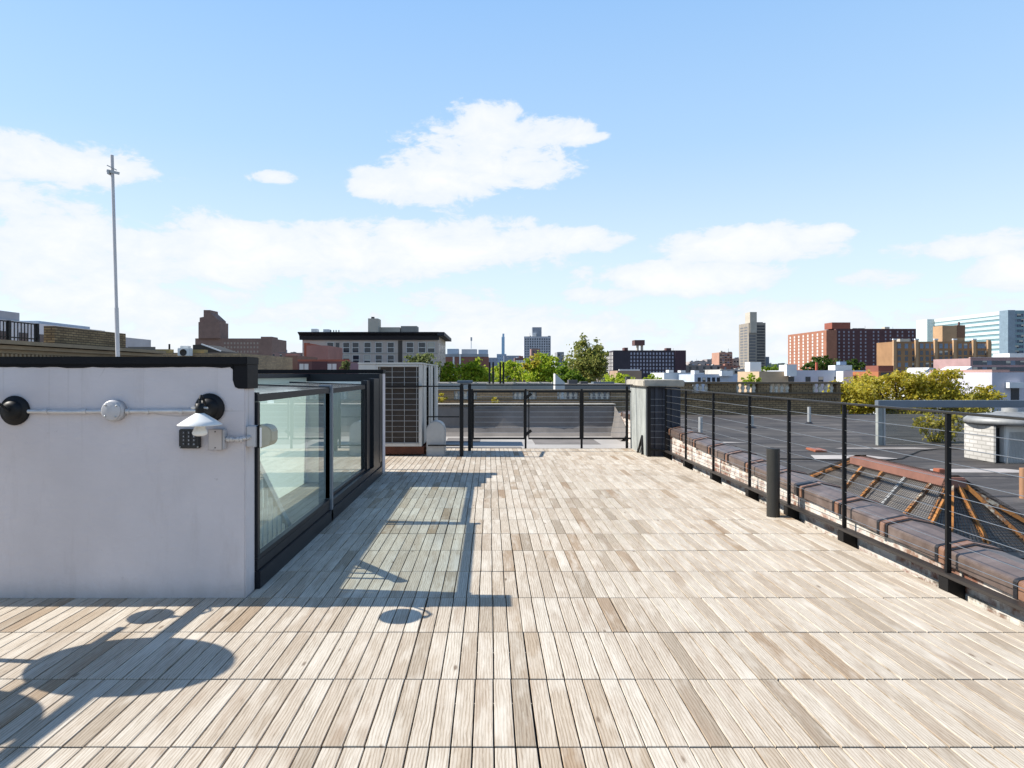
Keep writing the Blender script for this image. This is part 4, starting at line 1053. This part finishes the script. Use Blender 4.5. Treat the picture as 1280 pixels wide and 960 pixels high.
for y in (441, 457): b.box('string_course', 378, 497, y, y+1.2, SLL, -.06, .055)
for y in (441, 457): b.box('string_course', 503.5, 547.4, y, y+1.2, SLL, -.06, .055)
b.box('stair_tower', 460, 472.5, 398, 416.5, CONC, 3, 2); b.box('penthouse', 473, 500, 409, 416.5, CONC, 4, 3); b.box('penthouse', 501, 521, 407.5, 416.5, mt_('striped_panel', '#8b8780'), 4.2, 2)
b.box('roof_vent', 389, 396, 411, 416.5, WHT, 5, 1); b.box('roof_vent', 404, 411, 411.5, 416.5, WHT, 5, 1)
for x in (413, 416.5, 419.5, 423): b.box('flue', x, x+1, 412.5, 416.5, CORN, 3.5, .1)
b.box('roof_vent', 464, 467.5, 396, 398, CORN, 3.3, .4)

# red and salmon rooftops in front of it
b = Bld('row_house', 'salmon rendered house wall in front of the apartment block', 'house', 383, 410, 60, 432, 6, SALM)
b.box('party_wall', 380, 382.9, 428.5, 460, mt_('orange_render', '#a2553c'), 0, 6)
b = Bld('row_house', 'low red brick row house left of the salmon wall', 'house', 356, 372, 52, 444.5, 6, mt_('brown_red_brick', '#83604f'))
b.box('chimney', 357, 370, 442.5, 444.4, SALM, 1, 1)
b = Bld('row_house', 'long low house with red parapet in front of the salmon wall', 'house', 372, 437, 50, 452, 7, mt_('plum_brick', '#6b4a47'))
b.box('parapet', 372, 436, 449.3, 451.8, mt_('red_coping', '#9b5844'), 0, .4); b.box('parapet', 390, 409, 451.8, 466, BR_DARK, -.05, .04)
b.front([377, 383, 412, 418], [459], .3, .5, mat=WFR)
b = Bld('row_house', 'mauve rendered house right of the long red parapet', 'house', 432, 470, 46, 454, 6, mt_('mauve_render', '#8d6f76'))
tree('thin grey shrub between the low red houses', 432, 45, 449, 466, 16, 'grey', 500, .14, 31)

# left: near neighbour with brick parapet, terrace railing, pale modern block
nbw = thing('brick_building', 'old brick building with terrace at far left edge', 'building', (-15, 22, ZG))
MB().box(-24, -12, 15.0, 24.5, ZG, 1.95).build('wall', M['brick_brown'], nbw)
for k, (zz, o_) in enumerate(((1.80, .10), (1.90, .22), (2.02, .34))):
    MB().box(-24, -12+o_, 14.9, 24.6, zz, zz+.095).build('cornice', mt_('cornice_stone', '#8a7a62', .85, .2, 2), nbw)
MB().box(-12.35, -12.05, 18.9, 22.6, 2.118, 2.62).build('parapet', brick('rough_tan_brick', '#a38a63', '#7d6645', '#5a4a36', .24, .07, .014), nbw)
for k in range(60):
    MB().box(-11.995, -11.86, 15.05+.155*k, 15.13+.155*k, 1.70, 1.79).build('bracket', mt_('cornice_stone', '#8a7a62'), nbw)
tl = thing('terrace_railing', 'black vertical bar railing on the old brick terrace', 'railing', (-12.3, 17, 2.1))
MB().box(-12.32, -12.28, 15.0, 18.55, 2.62, 2.65).build('top_rail', M['steel_black'], tl)
MB().box(-12.32, -12.28, 15.0, 18.55, 2.22, 2.25).build('bottom_rail', M['steel_black'], tl)
for k in range(28): MB().box(-12.31, -12.29, 15.05+.13*k, 15.07+.13*k, 2.118, 2.62).build('baluster', M['steel_black'], tl)
for y in (17.4, 18.5): MB().box(-12.34, -12.26, y, y+.08, 2.118, 2.66).build('post', M['steel_black'], tl)
for i, y in enumerate((16.9, 17.6)):
    c = thing('garden_chair', ['white garden chair on the terrace behind black bars, nearer one', 'white garden chair on the terrace behind black bars, further one'][i], 'chair', (-13, y, 2.118), 'white chairs on the brick terrace')
    MB().box(-13.2, -12.8, y-.2, y+.2, 2.50, 2.53).build('seat', M['white_metal'], c)
    MB().box(-13.22, -13.19, y-.2, y+.2, 2.54, 2.60).build('backrest', M['white_metal'], c)
    for sx in (-.18, .18):
        for sy in (-.18, .18): MB().box(-13+sx-.015, -13+sx+.015, y+sy-.015, y+sy+.015, 2.118, 2.498).build('leg', M['white_metal'], c)
pm = thing('modern_block', 'pale grey stepped modern block beyond the brick terrace', 'building', (-50, 65, ZG))
MB().box(-64, -40, 46, 71, ZG, 5.75).build('wall', WHT, pm); MB().box(-64, -40.2, 72, 81, ZG, 5.3).build('wall', GREY, pm)
MB().box(-58, -40.3, 48, 58.5, 5.752, 6.5).build('penthouse', GREY, pm); MB().box(-58, -41, 62, 70, 5.752, 6.1).build('penthouse', BLUEG, pm)
w0 = MB().box(.003, .05, -.5, .5, -.6, .6).build('window', WIN)
windows(pm, w0, [(-40.2, y, z) for y in (73.5, 75.6, 77.7, 79.5) for z in (3.6, 1.2)] + [(-40, y, z) for y in lin(48, 69, 9) for z in (4.2, 1.6)])
MB().box(-41.5, -41.3, 57.0, 57.1, 6.5, 7.1).build('rooftop_rail', M['steel_black'], pm)
b = Bld('brick_building', 'low tan brick roof parapet left of the brown tower', 'building', 186, 300, 30, 441.5, 8, M['brick_tan'], zb=ZG)
b.box('parapet', 190, 212, 436.5, 441.4, mt_('ochre_brick', '#a08a5a'), 0, .4); b.box('parapet', 236, 255, 437, 441.4, mt_('ochre_brick', '#a08a5a'), .1, .4); b.box('pipe', 210.5, 212.2, 430, 441, M['steel_black'], .6, .06)
b.box('fence', 160, 193, 433.5, 445, mt_('weathered_boards', '#6d675f'), -.4, .1)
ac = thing('condenser_unit', 'small white wall mounted condenser with round fan beside tower', 'air conditioner', (PX(230, 30), 29.7, 1.5))
MB().box(PX(223, 29.6), PX(238, 29.6), 29.5, 29.85, PZ(445, 29.6), PZ(435, 29.6)).build('casing', M['white_metal'], ac, bevel=.02)
MB().lathe([(0,.0),(.15,.0),(.15,.012),(.13,.014),(.12,.006),(0,.005)], (PX(229, 29.5), 29.499, PZ(440.5, 29.5)), (0,-1,0), 20).build('fan', M['coil'], ac)
MB().box(PX(221.5, 29.6), PX(231, 29.6), 29.9, 30.2, PZ(437, 29.6), PZ(432, 29.6)).build('casing', M['white_metal'], ac)
bh = thing('bulkhead', 'dark wedge shaped roof bulkhead in front of brown tower', 'bulkhead', (PX(258, 36), 36, 1))
MB().prism([(PX(241, 36), 36, PZ(445, 36)), (PX(241, 36), 36, PZ(431, 36)), (PX(252, 36), 36, PZ(430.5, 36)), (PX(276, 36), 36, PZ(439, 36)), (PX(276, 36), 36, PZ(445, 36))], (0,0,0), (0,2.5,0)).build('wall', mt_('dark_siding', '#34322f'), bh)
MB().bar((PX(253, 36), 35.9, PZ(430.3, 36)), (PX(277, 36), 35.9, PZ(439, 36)), .1, .06).build('trim', WHT, bh)

# brown brick tower on the left skyline
Yd = 420
b = Bld('brick_tower', 'brown brick tower with stepped top on left skyline', 'building', 244, 340, Yd, 423, 30, BROWN)
b.box('tower', 248, 274.5, 402.5, 423, BROWN, -1.5, 14)
u = MB(); u.prism([(PX(x, Yd-1), Yd-1, PZ(y, Yd-1)) for x, y in ((249.5, 402.6), (249.5, 397), (254.5, 396), (254.5, 387.5), (262.5, 387.5), (263, 391), (273, 400), (273, 402.6))], (0,0,0), (0,12,0)); u.build('tower_top', BROWN, b.t)
b.box('end_tower', 326, 339.8, 420.8, 423, BROWN, .5, 12)
b.front(lin(281, 322, 11), [429, 434, 439.5], .9, 1.2, mat=mt_('pale_brown_window', '#98897c', .5)); b.front(lin(253, 271, 5), [407, 413, 419], .9, 1.4, mat=mt_('pale_brown_window', '#98897c', .5))  # panes in a paler brown than the wall

# middle distance
b = Bld('brick_block', 'brick block with white strips and grey rooftop units', 'building', 556, 611, 160, 446, 14, mt_('rust_brown_brick', '#7a5145'))
b.box('roof_band', 556, 610.5, 442.5, 446, mt_('grey_band', '#8d9196'), -.1, 13); b.box('rooftop_unit', 559, 573, 436, 442.4, BLUEG, 2, 4); b.box('rooftop_unit', 577, 596, 436.5, 442.4, GREY, 2, 4); b.box('rooftop_unit', 598, 610, 437, 442.4, BLUEG, 2, 4)
b.box('strip', 566, 568, 446, 470, WHT, -.1, .09); b.box('strip', 574, 576, 443, 470, WHT, -.12, .09)
an = b.box('antenna', 588.6, 589.4, 422, 436, WHT, 3, .2); b.box('antenna_head', 588.1, 590.2, 421.5, 426, GREY, 2.8, .5)
GLS = mt_('hazed_curtain_wall', '#8fb4cf', .25, .05)  # distance haze is put into this pale blue
b = Bld('glass_tower', 'very thin glass tower, hazed pale blue, on the horizon', 'building', 627, 630.8, 2600, 421, 14, GLS); b.box('crown', 628, 630.4, 417, 421, GLS, 1, 9)
b.front([627.7, 628.9, 630.1], lin(423, 447, 14), 2.2, 3.2, mat=mt_('hazed_glass_strip', '#7a9fbd', .2, .05))
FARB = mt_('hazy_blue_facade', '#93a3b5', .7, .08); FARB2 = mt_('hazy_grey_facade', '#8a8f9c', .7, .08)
k = 0
for x0, x1, yt, Y, mt__, lb in ((621, 633, 442.5, 1500, FARB, 'hazy blue block at the foot of the glass tower'), (630, 651, 444.5, 1300, FARB2, 'hazy grey stepped block right of the glass tower'), (611, 622, 447, 1400, FARB2, 'small hazy block left of the glass tower')):
    b = Bld('distant_block', lb, 'building', x0, x1, Y, yt, 30, mt__, group='hazy blocks round the glass tower'); b.front(lin(x0+1.5, x1-1.5, max(3, int((x1-x0)/3))), lin(yt+3, 458, 4), 2, 2.2, mat=WIN2)
b = Bld('brick_block', 'small dark brick block with pale windows below white tower', 'building', 643.5, 658, 240, 447.5, 12, mt_('dull_brick', '#6e5350')); b.front(lin(646, 656, 4), [452, 457.5, 463], .8, 1.0, mat=WFR)
b.box('roof_tank', 649, 654, 445, 447.4, BR_RED, 2, 2)
b = Bld('white_tower', 'white gridded apartment tower on the skyline left of trees', 'building', 655, 688.5, 520, 420.5, 16, mt_('cool_white_facade', '#b5b6ba'))
b.box('penthouse', 665.5, 677, 409, 420.4, mt_('cool_grey_facade', '#8f949c'), 4, 9); b.box('penthouse_cap', 665.5, 671, 416, 420.4, WHT, 3.5, .4)
b.front(lin(657.2, 686.5, 11), lin(424, 458, 12), 1.1, 1.35, mat=mt_('slate_window', '#474d59', .2))
b = Bld('brick_block', 'slim red brick block in front of the white tower', 'building', 664, 675, 300, 436, 10, mt_('pinkish_brick', '#94736c')); b.front([667, 671.5], [440, 445], .9, 1.2)
b = Bld('concrete_block', 'slim grey block between the white tower and olive tree', 'building', 696.5, 705, 320, 440, 12, mt_('slim_grey', '#85878a')); b.front([698.5, 703], lin(444, 456, 3), .9, 1.3)

# dark slab with the roof tank
Yj = 250
b = Bld('dark_slab', 'dark maroon brick slab with white dotted balconies', 'building', 766.5, 857.5, Yj, 438, 14, mt_('blackish_brick', '#37313a'))
b.box('stair_shaft', 780.5, 785, 434.5, 438, BR_DARK, -.6, 4); b.box('tank_house', 793.5, 806, 425, 431.5, mt_('tank_brick', '#5a3f3c'), 4, 5); b.box('tank_leg', 796, 798.5, 431.5, 438, CONC, 5, 1); b.box('tank_leg', 801.5, 804, 431.5, 438, CONC, 5, 1); b.box('roof_box', 833, 839, 435, 438, BR_DARK, 3, 3); 
b.front(lin(789, 841, 14), lin(442, 465, 6), .55, .8, mat=mt_('pale_balcony', '#9a9aa8', .6)); 
b.box('bay', 844, 857.4, 438.2, 470, mt_('maroon_bay', '#453039'), -.3, .29)
b.side(False, lin(.1, .9, 5), [PZ(y, Yj) for y in lin(442, 465, 6)], 1.1, 1.1, mat=WFR)
Yk = 300
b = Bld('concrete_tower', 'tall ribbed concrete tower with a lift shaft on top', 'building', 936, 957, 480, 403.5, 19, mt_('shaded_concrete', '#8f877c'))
b.box('lift_shaft', 937.5, 946, 390, 416, CONC, -.5, 9)
b.front([951, 951], lin(408, 458, 15), 5.6, 1.3, mat=mt_('smoky_band', '#5d5d60', .3)); b.front([940.5], lin(420, 458, 11), 4.4, 1.1, mat=mt_('smoky_band', '#5d5d60', .3))
b.side(False, [.3, .7], [PZ(y, 480) for y in lin(409, 458, 15)], 6, 1.1, mat=mt_('smoky_band', '#5d5d60', .3))
b.box('side_block', 957.1, 961.5, 446, 470, mt_('side_grey', '#6f7783'), 2, 10)
b = Bld('pink_block', 'small pinkish brick block left of the concrete tower', 'building', 899, 915.5, 420, 440.5, 14, mt_('pink_brick', '#a8816f')); b.front(lin(901, 913.5, 5), lin(444, 456, 5), 1.3, .9); b.box('shaft', 901, 903, 438.5, 440.4, CONC, 2, 2)
b = Bld('pink_block', 'low pale block between pinkish block and concrete tower', 'building', 916.5, 924, 430, 448, 12, mt_('pale_pink', '#b39c8d')); b.front([918.5, 922], [452, 457], 1, 1)

# orange brick slab, two joined wings; maroon front has its shade painted in
Ym2 = 350
b = Bld('brick_slab', 'big orange brick slab, front coloured maroon for shade, white windows', 'building', 1045, 1145, Ym2, 411, 15, BR_DARK)
wing = MB().box(PX(1033, Ym2-8), PX(1046, Ym2-8), Ym2-8, Ym2+36, ZG, PZ(412.5, Ym2-8)); wing.build('wing', BR_OR, b.t)
b.box('penthouse', 1040, 1063, 403, 410.9, mt_('brick_penthouse', '#8a4f40'), 2, 8); b.box('vent_house', 1106, 1112, 408.5, 410.9, CONC, 3, 3)
b.front([1049, 1055, 1061, 1067, 1076, 1082, 1092, 1098, 1107, 1113, 1122, 1128, 1136, 1141], lin(415, 460, 11), .75, .95, mat=mt_('pale_shaded_window', '#8d8a94', .4), limit=100)
w0 = MB().box(-.06, -.003, -.75, .75, -.6, .6).build('window', WFR)
windows(b.t, w0, [(PX(1033, Ym2-8), Ym2-8 + f, z) for z in [PZ(y, Ym2-8) for y in lin(417, 460, 11)] for f in lin(4, 41, 8)])
# tan block with bay piers
Yn = 185
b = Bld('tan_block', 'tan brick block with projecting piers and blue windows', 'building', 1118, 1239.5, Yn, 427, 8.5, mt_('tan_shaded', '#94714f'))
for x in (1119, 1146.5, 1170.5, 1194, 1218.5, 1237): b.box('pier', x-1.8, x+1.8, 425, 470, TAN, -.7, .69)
for x in (1119, 1146.5, 1170.5, 1194, 1218.5): b.box('finial', x-2.5, x+2.5, 423.3, 425, WHT, -.6, .5)
DKW = mt_('dusky_window', '#3f4854', .15, .2)
cols = []
for a, c in ((1121, 1144), (1149, 1168), (1173, 1191.5), (1197, 1216), (1221, 1235)): cols += lin(a+3, c-2, 3)
b.front(cols, [432.5], .95, 1.3, mat=WIN2); b.front(cols, [441, 448.5, 456, 463.5], .85, 1.15, mat=DKW)
b.box('roof_house', 1178, 1196, 407, 426.9, TAN, 2, 4); b.box('roof_house', 1196.2, 1206.5, 406.5, 422, mt_('brown_panel', '#7b5a45'), 2.2, 3); b.box('roof_shaft', 1190, 1206, 422, 426.9, TAN, 2.3, 3); b.box('flue', 1198.5, 1200, 402.5, 406.4, BR_DARK, 3, .4)
b.box('roof_vent', 1125, 1138, 423.5, 426.9, CONC, 3, 2)
# hospital glass block; the front face's shade is put into the teal
Yo = 470
b = Bld('glass_block', 'long pale green glass block behind the tan brick block', 'building', 1263, 1330, Yo, 388, 95, mt_('shaded_teal_glass', '#6a8a92', .2, .1))
PGL = mt_('pale_green_glass', '#c3cdca', .25, .05); BND = mt_('glass_band', '#b0bfc0', .15, .05)
for k, z in enumerate(lin(PZ(466, Yo), PZ(391, Yo), 13)):
    MB().box(b.x0-.35, b.x0-.003, Yo+.5, Yo+94.5, z, z+1.9).build('glass_band', BND if k % 2 else PGL, b.t)
MB().box(b.x0-.25, b.x0-.004, Yo+.4, Yo+94.6, PZ(390.5, Yo)-1.0, PZ(389, Yo)).build('roof_band', PGL, b.t)
MB().box(PX(1260, Yo-2), PX(1269, Yo-2), Yo-2, Yo+6, ZG, PZ(387.5, Yo-2)).build('corner_tower', mt_('slate_glass', '#748693', .2), b.t)
b.front(lin(1271, 1279, 4), lin(394, 440, 8), 2.6, 2.0, mat=WIN2)
MB().box(b.x0-6, b.x0-.4, Yo+80, Yo+94, ZG, PZ(399, Yo+80)).build('end_block', PGL, b.t)

# white houses and low roofs on the right
b = Bld('white_house', 'long low white house with small dark windows below orange slab', 'house', 988, 1098, 95, 463, 8, mt_('cool_white_render', '#b6bcc6'))
b.box('step', 985, 994, 456, 470, WHT, 1, 3); b.box('stair_house', 1044, 1065, 456.5, 463, WHT, 2, 2); b.box('parapet', 1050, 1058, 452, 456, mt_('pale_blue_box', '#8ea0b8'), 2.2, 1)
b.box('wing', 1054, 1066, 464, 480, WHT, -2, 1.9); b.front([1010, 1026, 1046, 1072, 1088], [474], .7, .7); b.box('chimney', 1020.3, 1022.3, 453, 463, mt_('brick_flue', '#a8553f'), 1, .3)
b = Bld('tan_house', 'plain tan rendered house wall left of the long white house', 'house', 949, 986, 92, 464.5, 8, mt_('sand_render', '#b39c80')); b.box('stair_house', 983.5, 996, 455.5, 470, WHT, -.8, .79); b.front([989], [474], .8, .7) ; b.box('white_chimney', 937.5, 951.5, 452.5, 470, WHT, 8, 2)
b = Bld('white_house', 'white roof with dormers right of the dark slab', 'house', 830, 880, 120, 466, 10, mt_('bright_white', '#c9cbcc')); b.box('chimney', 836, 842, 462.5, 466, WHT, 1, 2); b.box('chimney', 851, 857, 463, 466, WHT, 1, 2)
b.front(lin(873, 878, 2), [471], .5, .5)
b = Bld('white_house', 'blue white house row with small windows left of lime tree', 'house', 868, 930, 110, 468, 9, mt_('bluish_white', '#aeb8c6')); b.box('stair_house', 902, 916, 463.5, 470, WHT, -1, .99); b.front(lin(874, 898, 5), [474.5], .5, .7); b.box('chimney', 868, 874, 463, 468, WHT, 1, 2)
b = Bld('brown_house', 'orange brown house with chimney at the foot of tan block', 'house', 1098, 1146, 88, 464.5, 8, mt_('orange_render_far', '#a36542'))
b.box('gable', 1098, 1117, 457, 464.4, BR_RED, .5, 3); b.front([1104, 1110], [469], .6, .7)
b = Bld('pink_row', 'pinkish terrace with grey windows at the right edge', 'building', 1213, 1310, 120, 448, 10, mt_('rosy_brick', '#a48583')); b.front(lin(1219, 1278, 11), [453.5, 461.5], .8, .75, mat=DKW); b.box('roof_house', 1262, 1290, 441.5, 447.9, WHT, 2, 4); b.box('parapet', 1213, 1310, 446.5, 447.9, mt_('rose_coping', '#b59a95'), -.1, .4)
b = Bld('white_house', 'white industrial house with dark doorway at the right edge', 'house', 1240, 1320, 42, 465.5, 9, mt_('lilac_white', '#b9b7c0'))
b.box('doorway', 1264, 1274, 485, 500, WIN, -.03, .029); b.box('canopy', 1262, 1280, 478, 485, WHT, -.35, .345); b.box('roof_edge', 1240, 1262, 462, 465.4, mt_('pinky_roof', '#a08078'), .2, 6)
b = Bld('white_house', 'white sided house with beige roof slab behind yellow tree', 'house', 1170, 1241, 46, 476, 9, WHT)
b.box('roof_slab', 1195, 1238, 468.5, 475.9, mt_('beige_slab', '#c1a57c'), .5, 6); b.box('siding_shadow', 1172, 1215, 482, 484, mt_('shadow_line', '#7f7f82'), -.02, .019); b.box('siding_shadow', 1172, 1215, 489, 491, mt_('shadow_line', '#7f7f82'), -.02, .019); b.front([1224, 1233], [487], .35, .5)  # grey strips painted as shadow lines of the boards
pt = thing('tent_roof', 'small white peaked roof between tan block and white house', 'roof', (PX(1208, 70), 70, 0))
MB().prism([(PX(1196, 70), 70, PZ(468, 70)), (PX(1215, 70), 70, PZ(458, 70)), (PX(1216, 70), 70, PZ(468, 70))], (0,0,0), (0,4,0)).build('roof', WHT, pt)
pt = thing('tent_roof', 'small white peaked roof in front of the tan block', 'roof', (PX(1163, 80), 80, 0))
MB().prism([(PX(1152, 80), 80, PZ(468, 80)), (PX(1162, 80), 80, PZ(459.5, 80)), (PX(1170, 80), 80, PZ(460, 80)), (PX(1170, 80), 80, PZ(468, 80))], (0,0,0), (0,4,0)).build('roof', WHT, pt)

# roofs just beyond the tan balustrade: flues, hood, wedge, parapets
Yq = 33
fb = thing('chimney', 'brick chimney base carrying four thin black flues', 'chimney', (PX(624, Yq), Yq, 0))
MB().box(PX(608, Yq), PX(641, Yq), Yq, Yq+.8, -.6, PZ(480, Yq)).build('stack', M['stone'], fb)
for x in (612, 616.5, 625.5, 629.5): MB().cyl((PX(x, Yq), Yq+.4, PZ(481, Yq)), (PX(x, Yq), Yq+.4, PZ(452.5, Yq)), .045, 10).build('flue', M['steel_black'], fb)
hd = thing('roof_hood', 'flat blue grey vent hood left of the four flues', 'vent', (PX(581, Yq), Yq, 0))
MB().box(PX(571, Yq), PX(591, Yq), Yq, Yq+.6, PZ(479, Yq), PZ(475.5, Yq)).build('hood', M['beam_blue'], hd, bevel=.03); MB().box(PX(575, Yq), PX(587, Yq), Yq+.1, Yq+.5, -.5, PZ(479, Yq)-.002).build('duct', M['galv'], hd)
wd = thing('roof_wedge', 'white wedge shaped upstand right of the black flues', 'wedge', (PX(700, Yq), Yq, 0))
MB().prism([(PX(694, Yq), Yq, -.5), (PX(694, Yq), Yq, PZ(467, Yq)), (PX(706, Yq), Yq, PZ(478, Yq)), (PX(706, Yq), Yq, -.5)], (0,0,0), (0,.9,0)).build('wall', M['white_paint'], wd)
b = Bld('parapet_building', 'pale grey roof with low parapet behind the tan balustrade', 'building', 470, 700, 38, 479.5, 5, mt_('pale_parapet', '#a5a198'), zb=ZG)
for x in lin(480, 690, 14): b.box('parapet_post', x, x+3, 477.5, 479.4, mt_('pale_parapet', '#a5a198'), .05, .3)
b = Bld('parapet_building', 'darker roof with vent units left of the grey pier', 'building', 700, 800, 40, 481, 6, mt_('dull_parapet', '#86807a'), zb=ZG)
b.box('roof_unit', 711, 722, 475, 481, mt_('dark_unit', '#4b4a4c'), 1, .8); b.box('roof_unit', 726, 735, 477, 481, mt_('dark_unit', '#4b4a4c'), 1.5, .8); b.box('roof_unit', 742, 768, 477.5, 481, mt_('slate_unit', '#5d6874'), 2, 1); b.box('chimney', 783, 788, 471, 481, mt_('dark_unit', '#4b4a4c'), 2, .4)
b = Bld('parapet_building', 'brown roof house below the dark slab', 'house', 772, 802, 90, 463.5, 6, mt_('tan_roof_house', '#a08570')); b.box('parapet', 774, 800, 461.5, 463.4, WHT, .1, .4)
# low filler roofs near the horizon
fill = [(852, 900, 260, 456.5, '#8d827c', 'grey brown roofs right of the dark slab'), (862, 884, 500, 452, '#a39a97', 'pale far roof right of the dark slab'), (884, 900, 700, 449, '#8f8583', 'far mauve roof left of the pinkish block'),
        (880, 925, 330, 457, '#8b5f52', 'reddish roofs at the foot of the pinkish block'), (900, 940, 200, 462, '#b7b3ad', 'pale roofs at the foot of the concrete tower'), (955, 1000, 600, 455, '#7f8a80', 'distant grey green roofs right of the concrete tower'),
        (960, 996, 260, 460, '#a8a29a', 'pale roofs between concrete tower and orange slab'), (750, 772, 400, 452, '#87807f', 'far grey roof left of the dark slab'), (340, 380, 300, 441, '#8c6f68', 'far reddish roofs right of the brown tower'), (341, 352, 500, 436.5, '#93a0b2', 'far blue grey roof right of the brown tower'),
        (556, 780, 420, 458, '#8a857f', 'long far roofs behind the green trees'), (1140, 1220, 300, 458, '#9a8f88', 'far roofs behind the white peaked roof'), (150, 250, 260, 446, '#8d8780', 'far roofs left of the brown tower')]
for x0, x1, Y, yt, col, lb in fill:
    b = Bld('low_block', lb, 'building', x0, x1, Y, yt, 14, mt_('fill_' + col[1:], col, .85))
    n_ = max(2, int((x1-x0)/7)); b.front(lin(x0+2, x1-2, n_), [yt+3.2, yt+7], .9, 1.0)
    for k in range(max(1, n_//3)):
        xx = x0 + (x1-x0)*R.uniform(.1, .8); b.box('roof_house', xx, xx+R.uniform(2, 5), yt-R.uniform(1, 2.2), yt-.05, mt_('fill_' + col[1:], col), 2, 3)

# small rooftop clutter on the far blocks
rc = random.Random(21)
for o in [q for q in list(COL.objects) if q.parent is None and q.get('category') == 'building' and q.name.split('.')[0] in ('dark_slab', 'brick_slab', 'tan_block', 'brick_block', 'white_tower', 'concrete_tower', 'apartment_block', 'pink_block', 'low_block')]:
    w = [c for c in o.children if c.name.split('.')[0] == 'wall']
    if not w: continue
    xs = [v.co.x for v in w[0].data.vertices]; zt = max(v.co.z for v in w[0].data.vertices); ys = [v.co.y for v in w[0].data.vertices]
    x0, x1, y0 = min(xs)+o.location.x, max(xs)+o.location.x, min(ys)+o.location.y
    k = y0 / F
    for i in range(rc.randint(3, 6)):
        x = x0 + (x1-x0)*rc.uniform(.06, .9); z = zt + o.location.z + .03
        t_ = rc.choice(('box', 'pole', 'box', 'rail'))
        if t_ == 'box': MB().box(x, x+k*rc.uniform(1.2, 3), y0+2.5, y0+4, z, z+k*rc.uniform(.6, 1.6)).build('rooftop_unit', rc.choice((GREY, CONC, WHT, BLUEG)), o)
        elif t_ == 'pole': MB().cyl((x, y0+2.2, z), (x, y0+2.2, z+k*rc.uniform(2.5, 5)), k*.16, 6).build('antenna', CORN, o)
        else: MB().box(x, min(x1-.2, x+k*rc.uniform(5, 10)), y0+.4, y0+.55, z, z+k*.8).build('roof_rail', mt_('dull_rail', '#6a6a6c'), o)
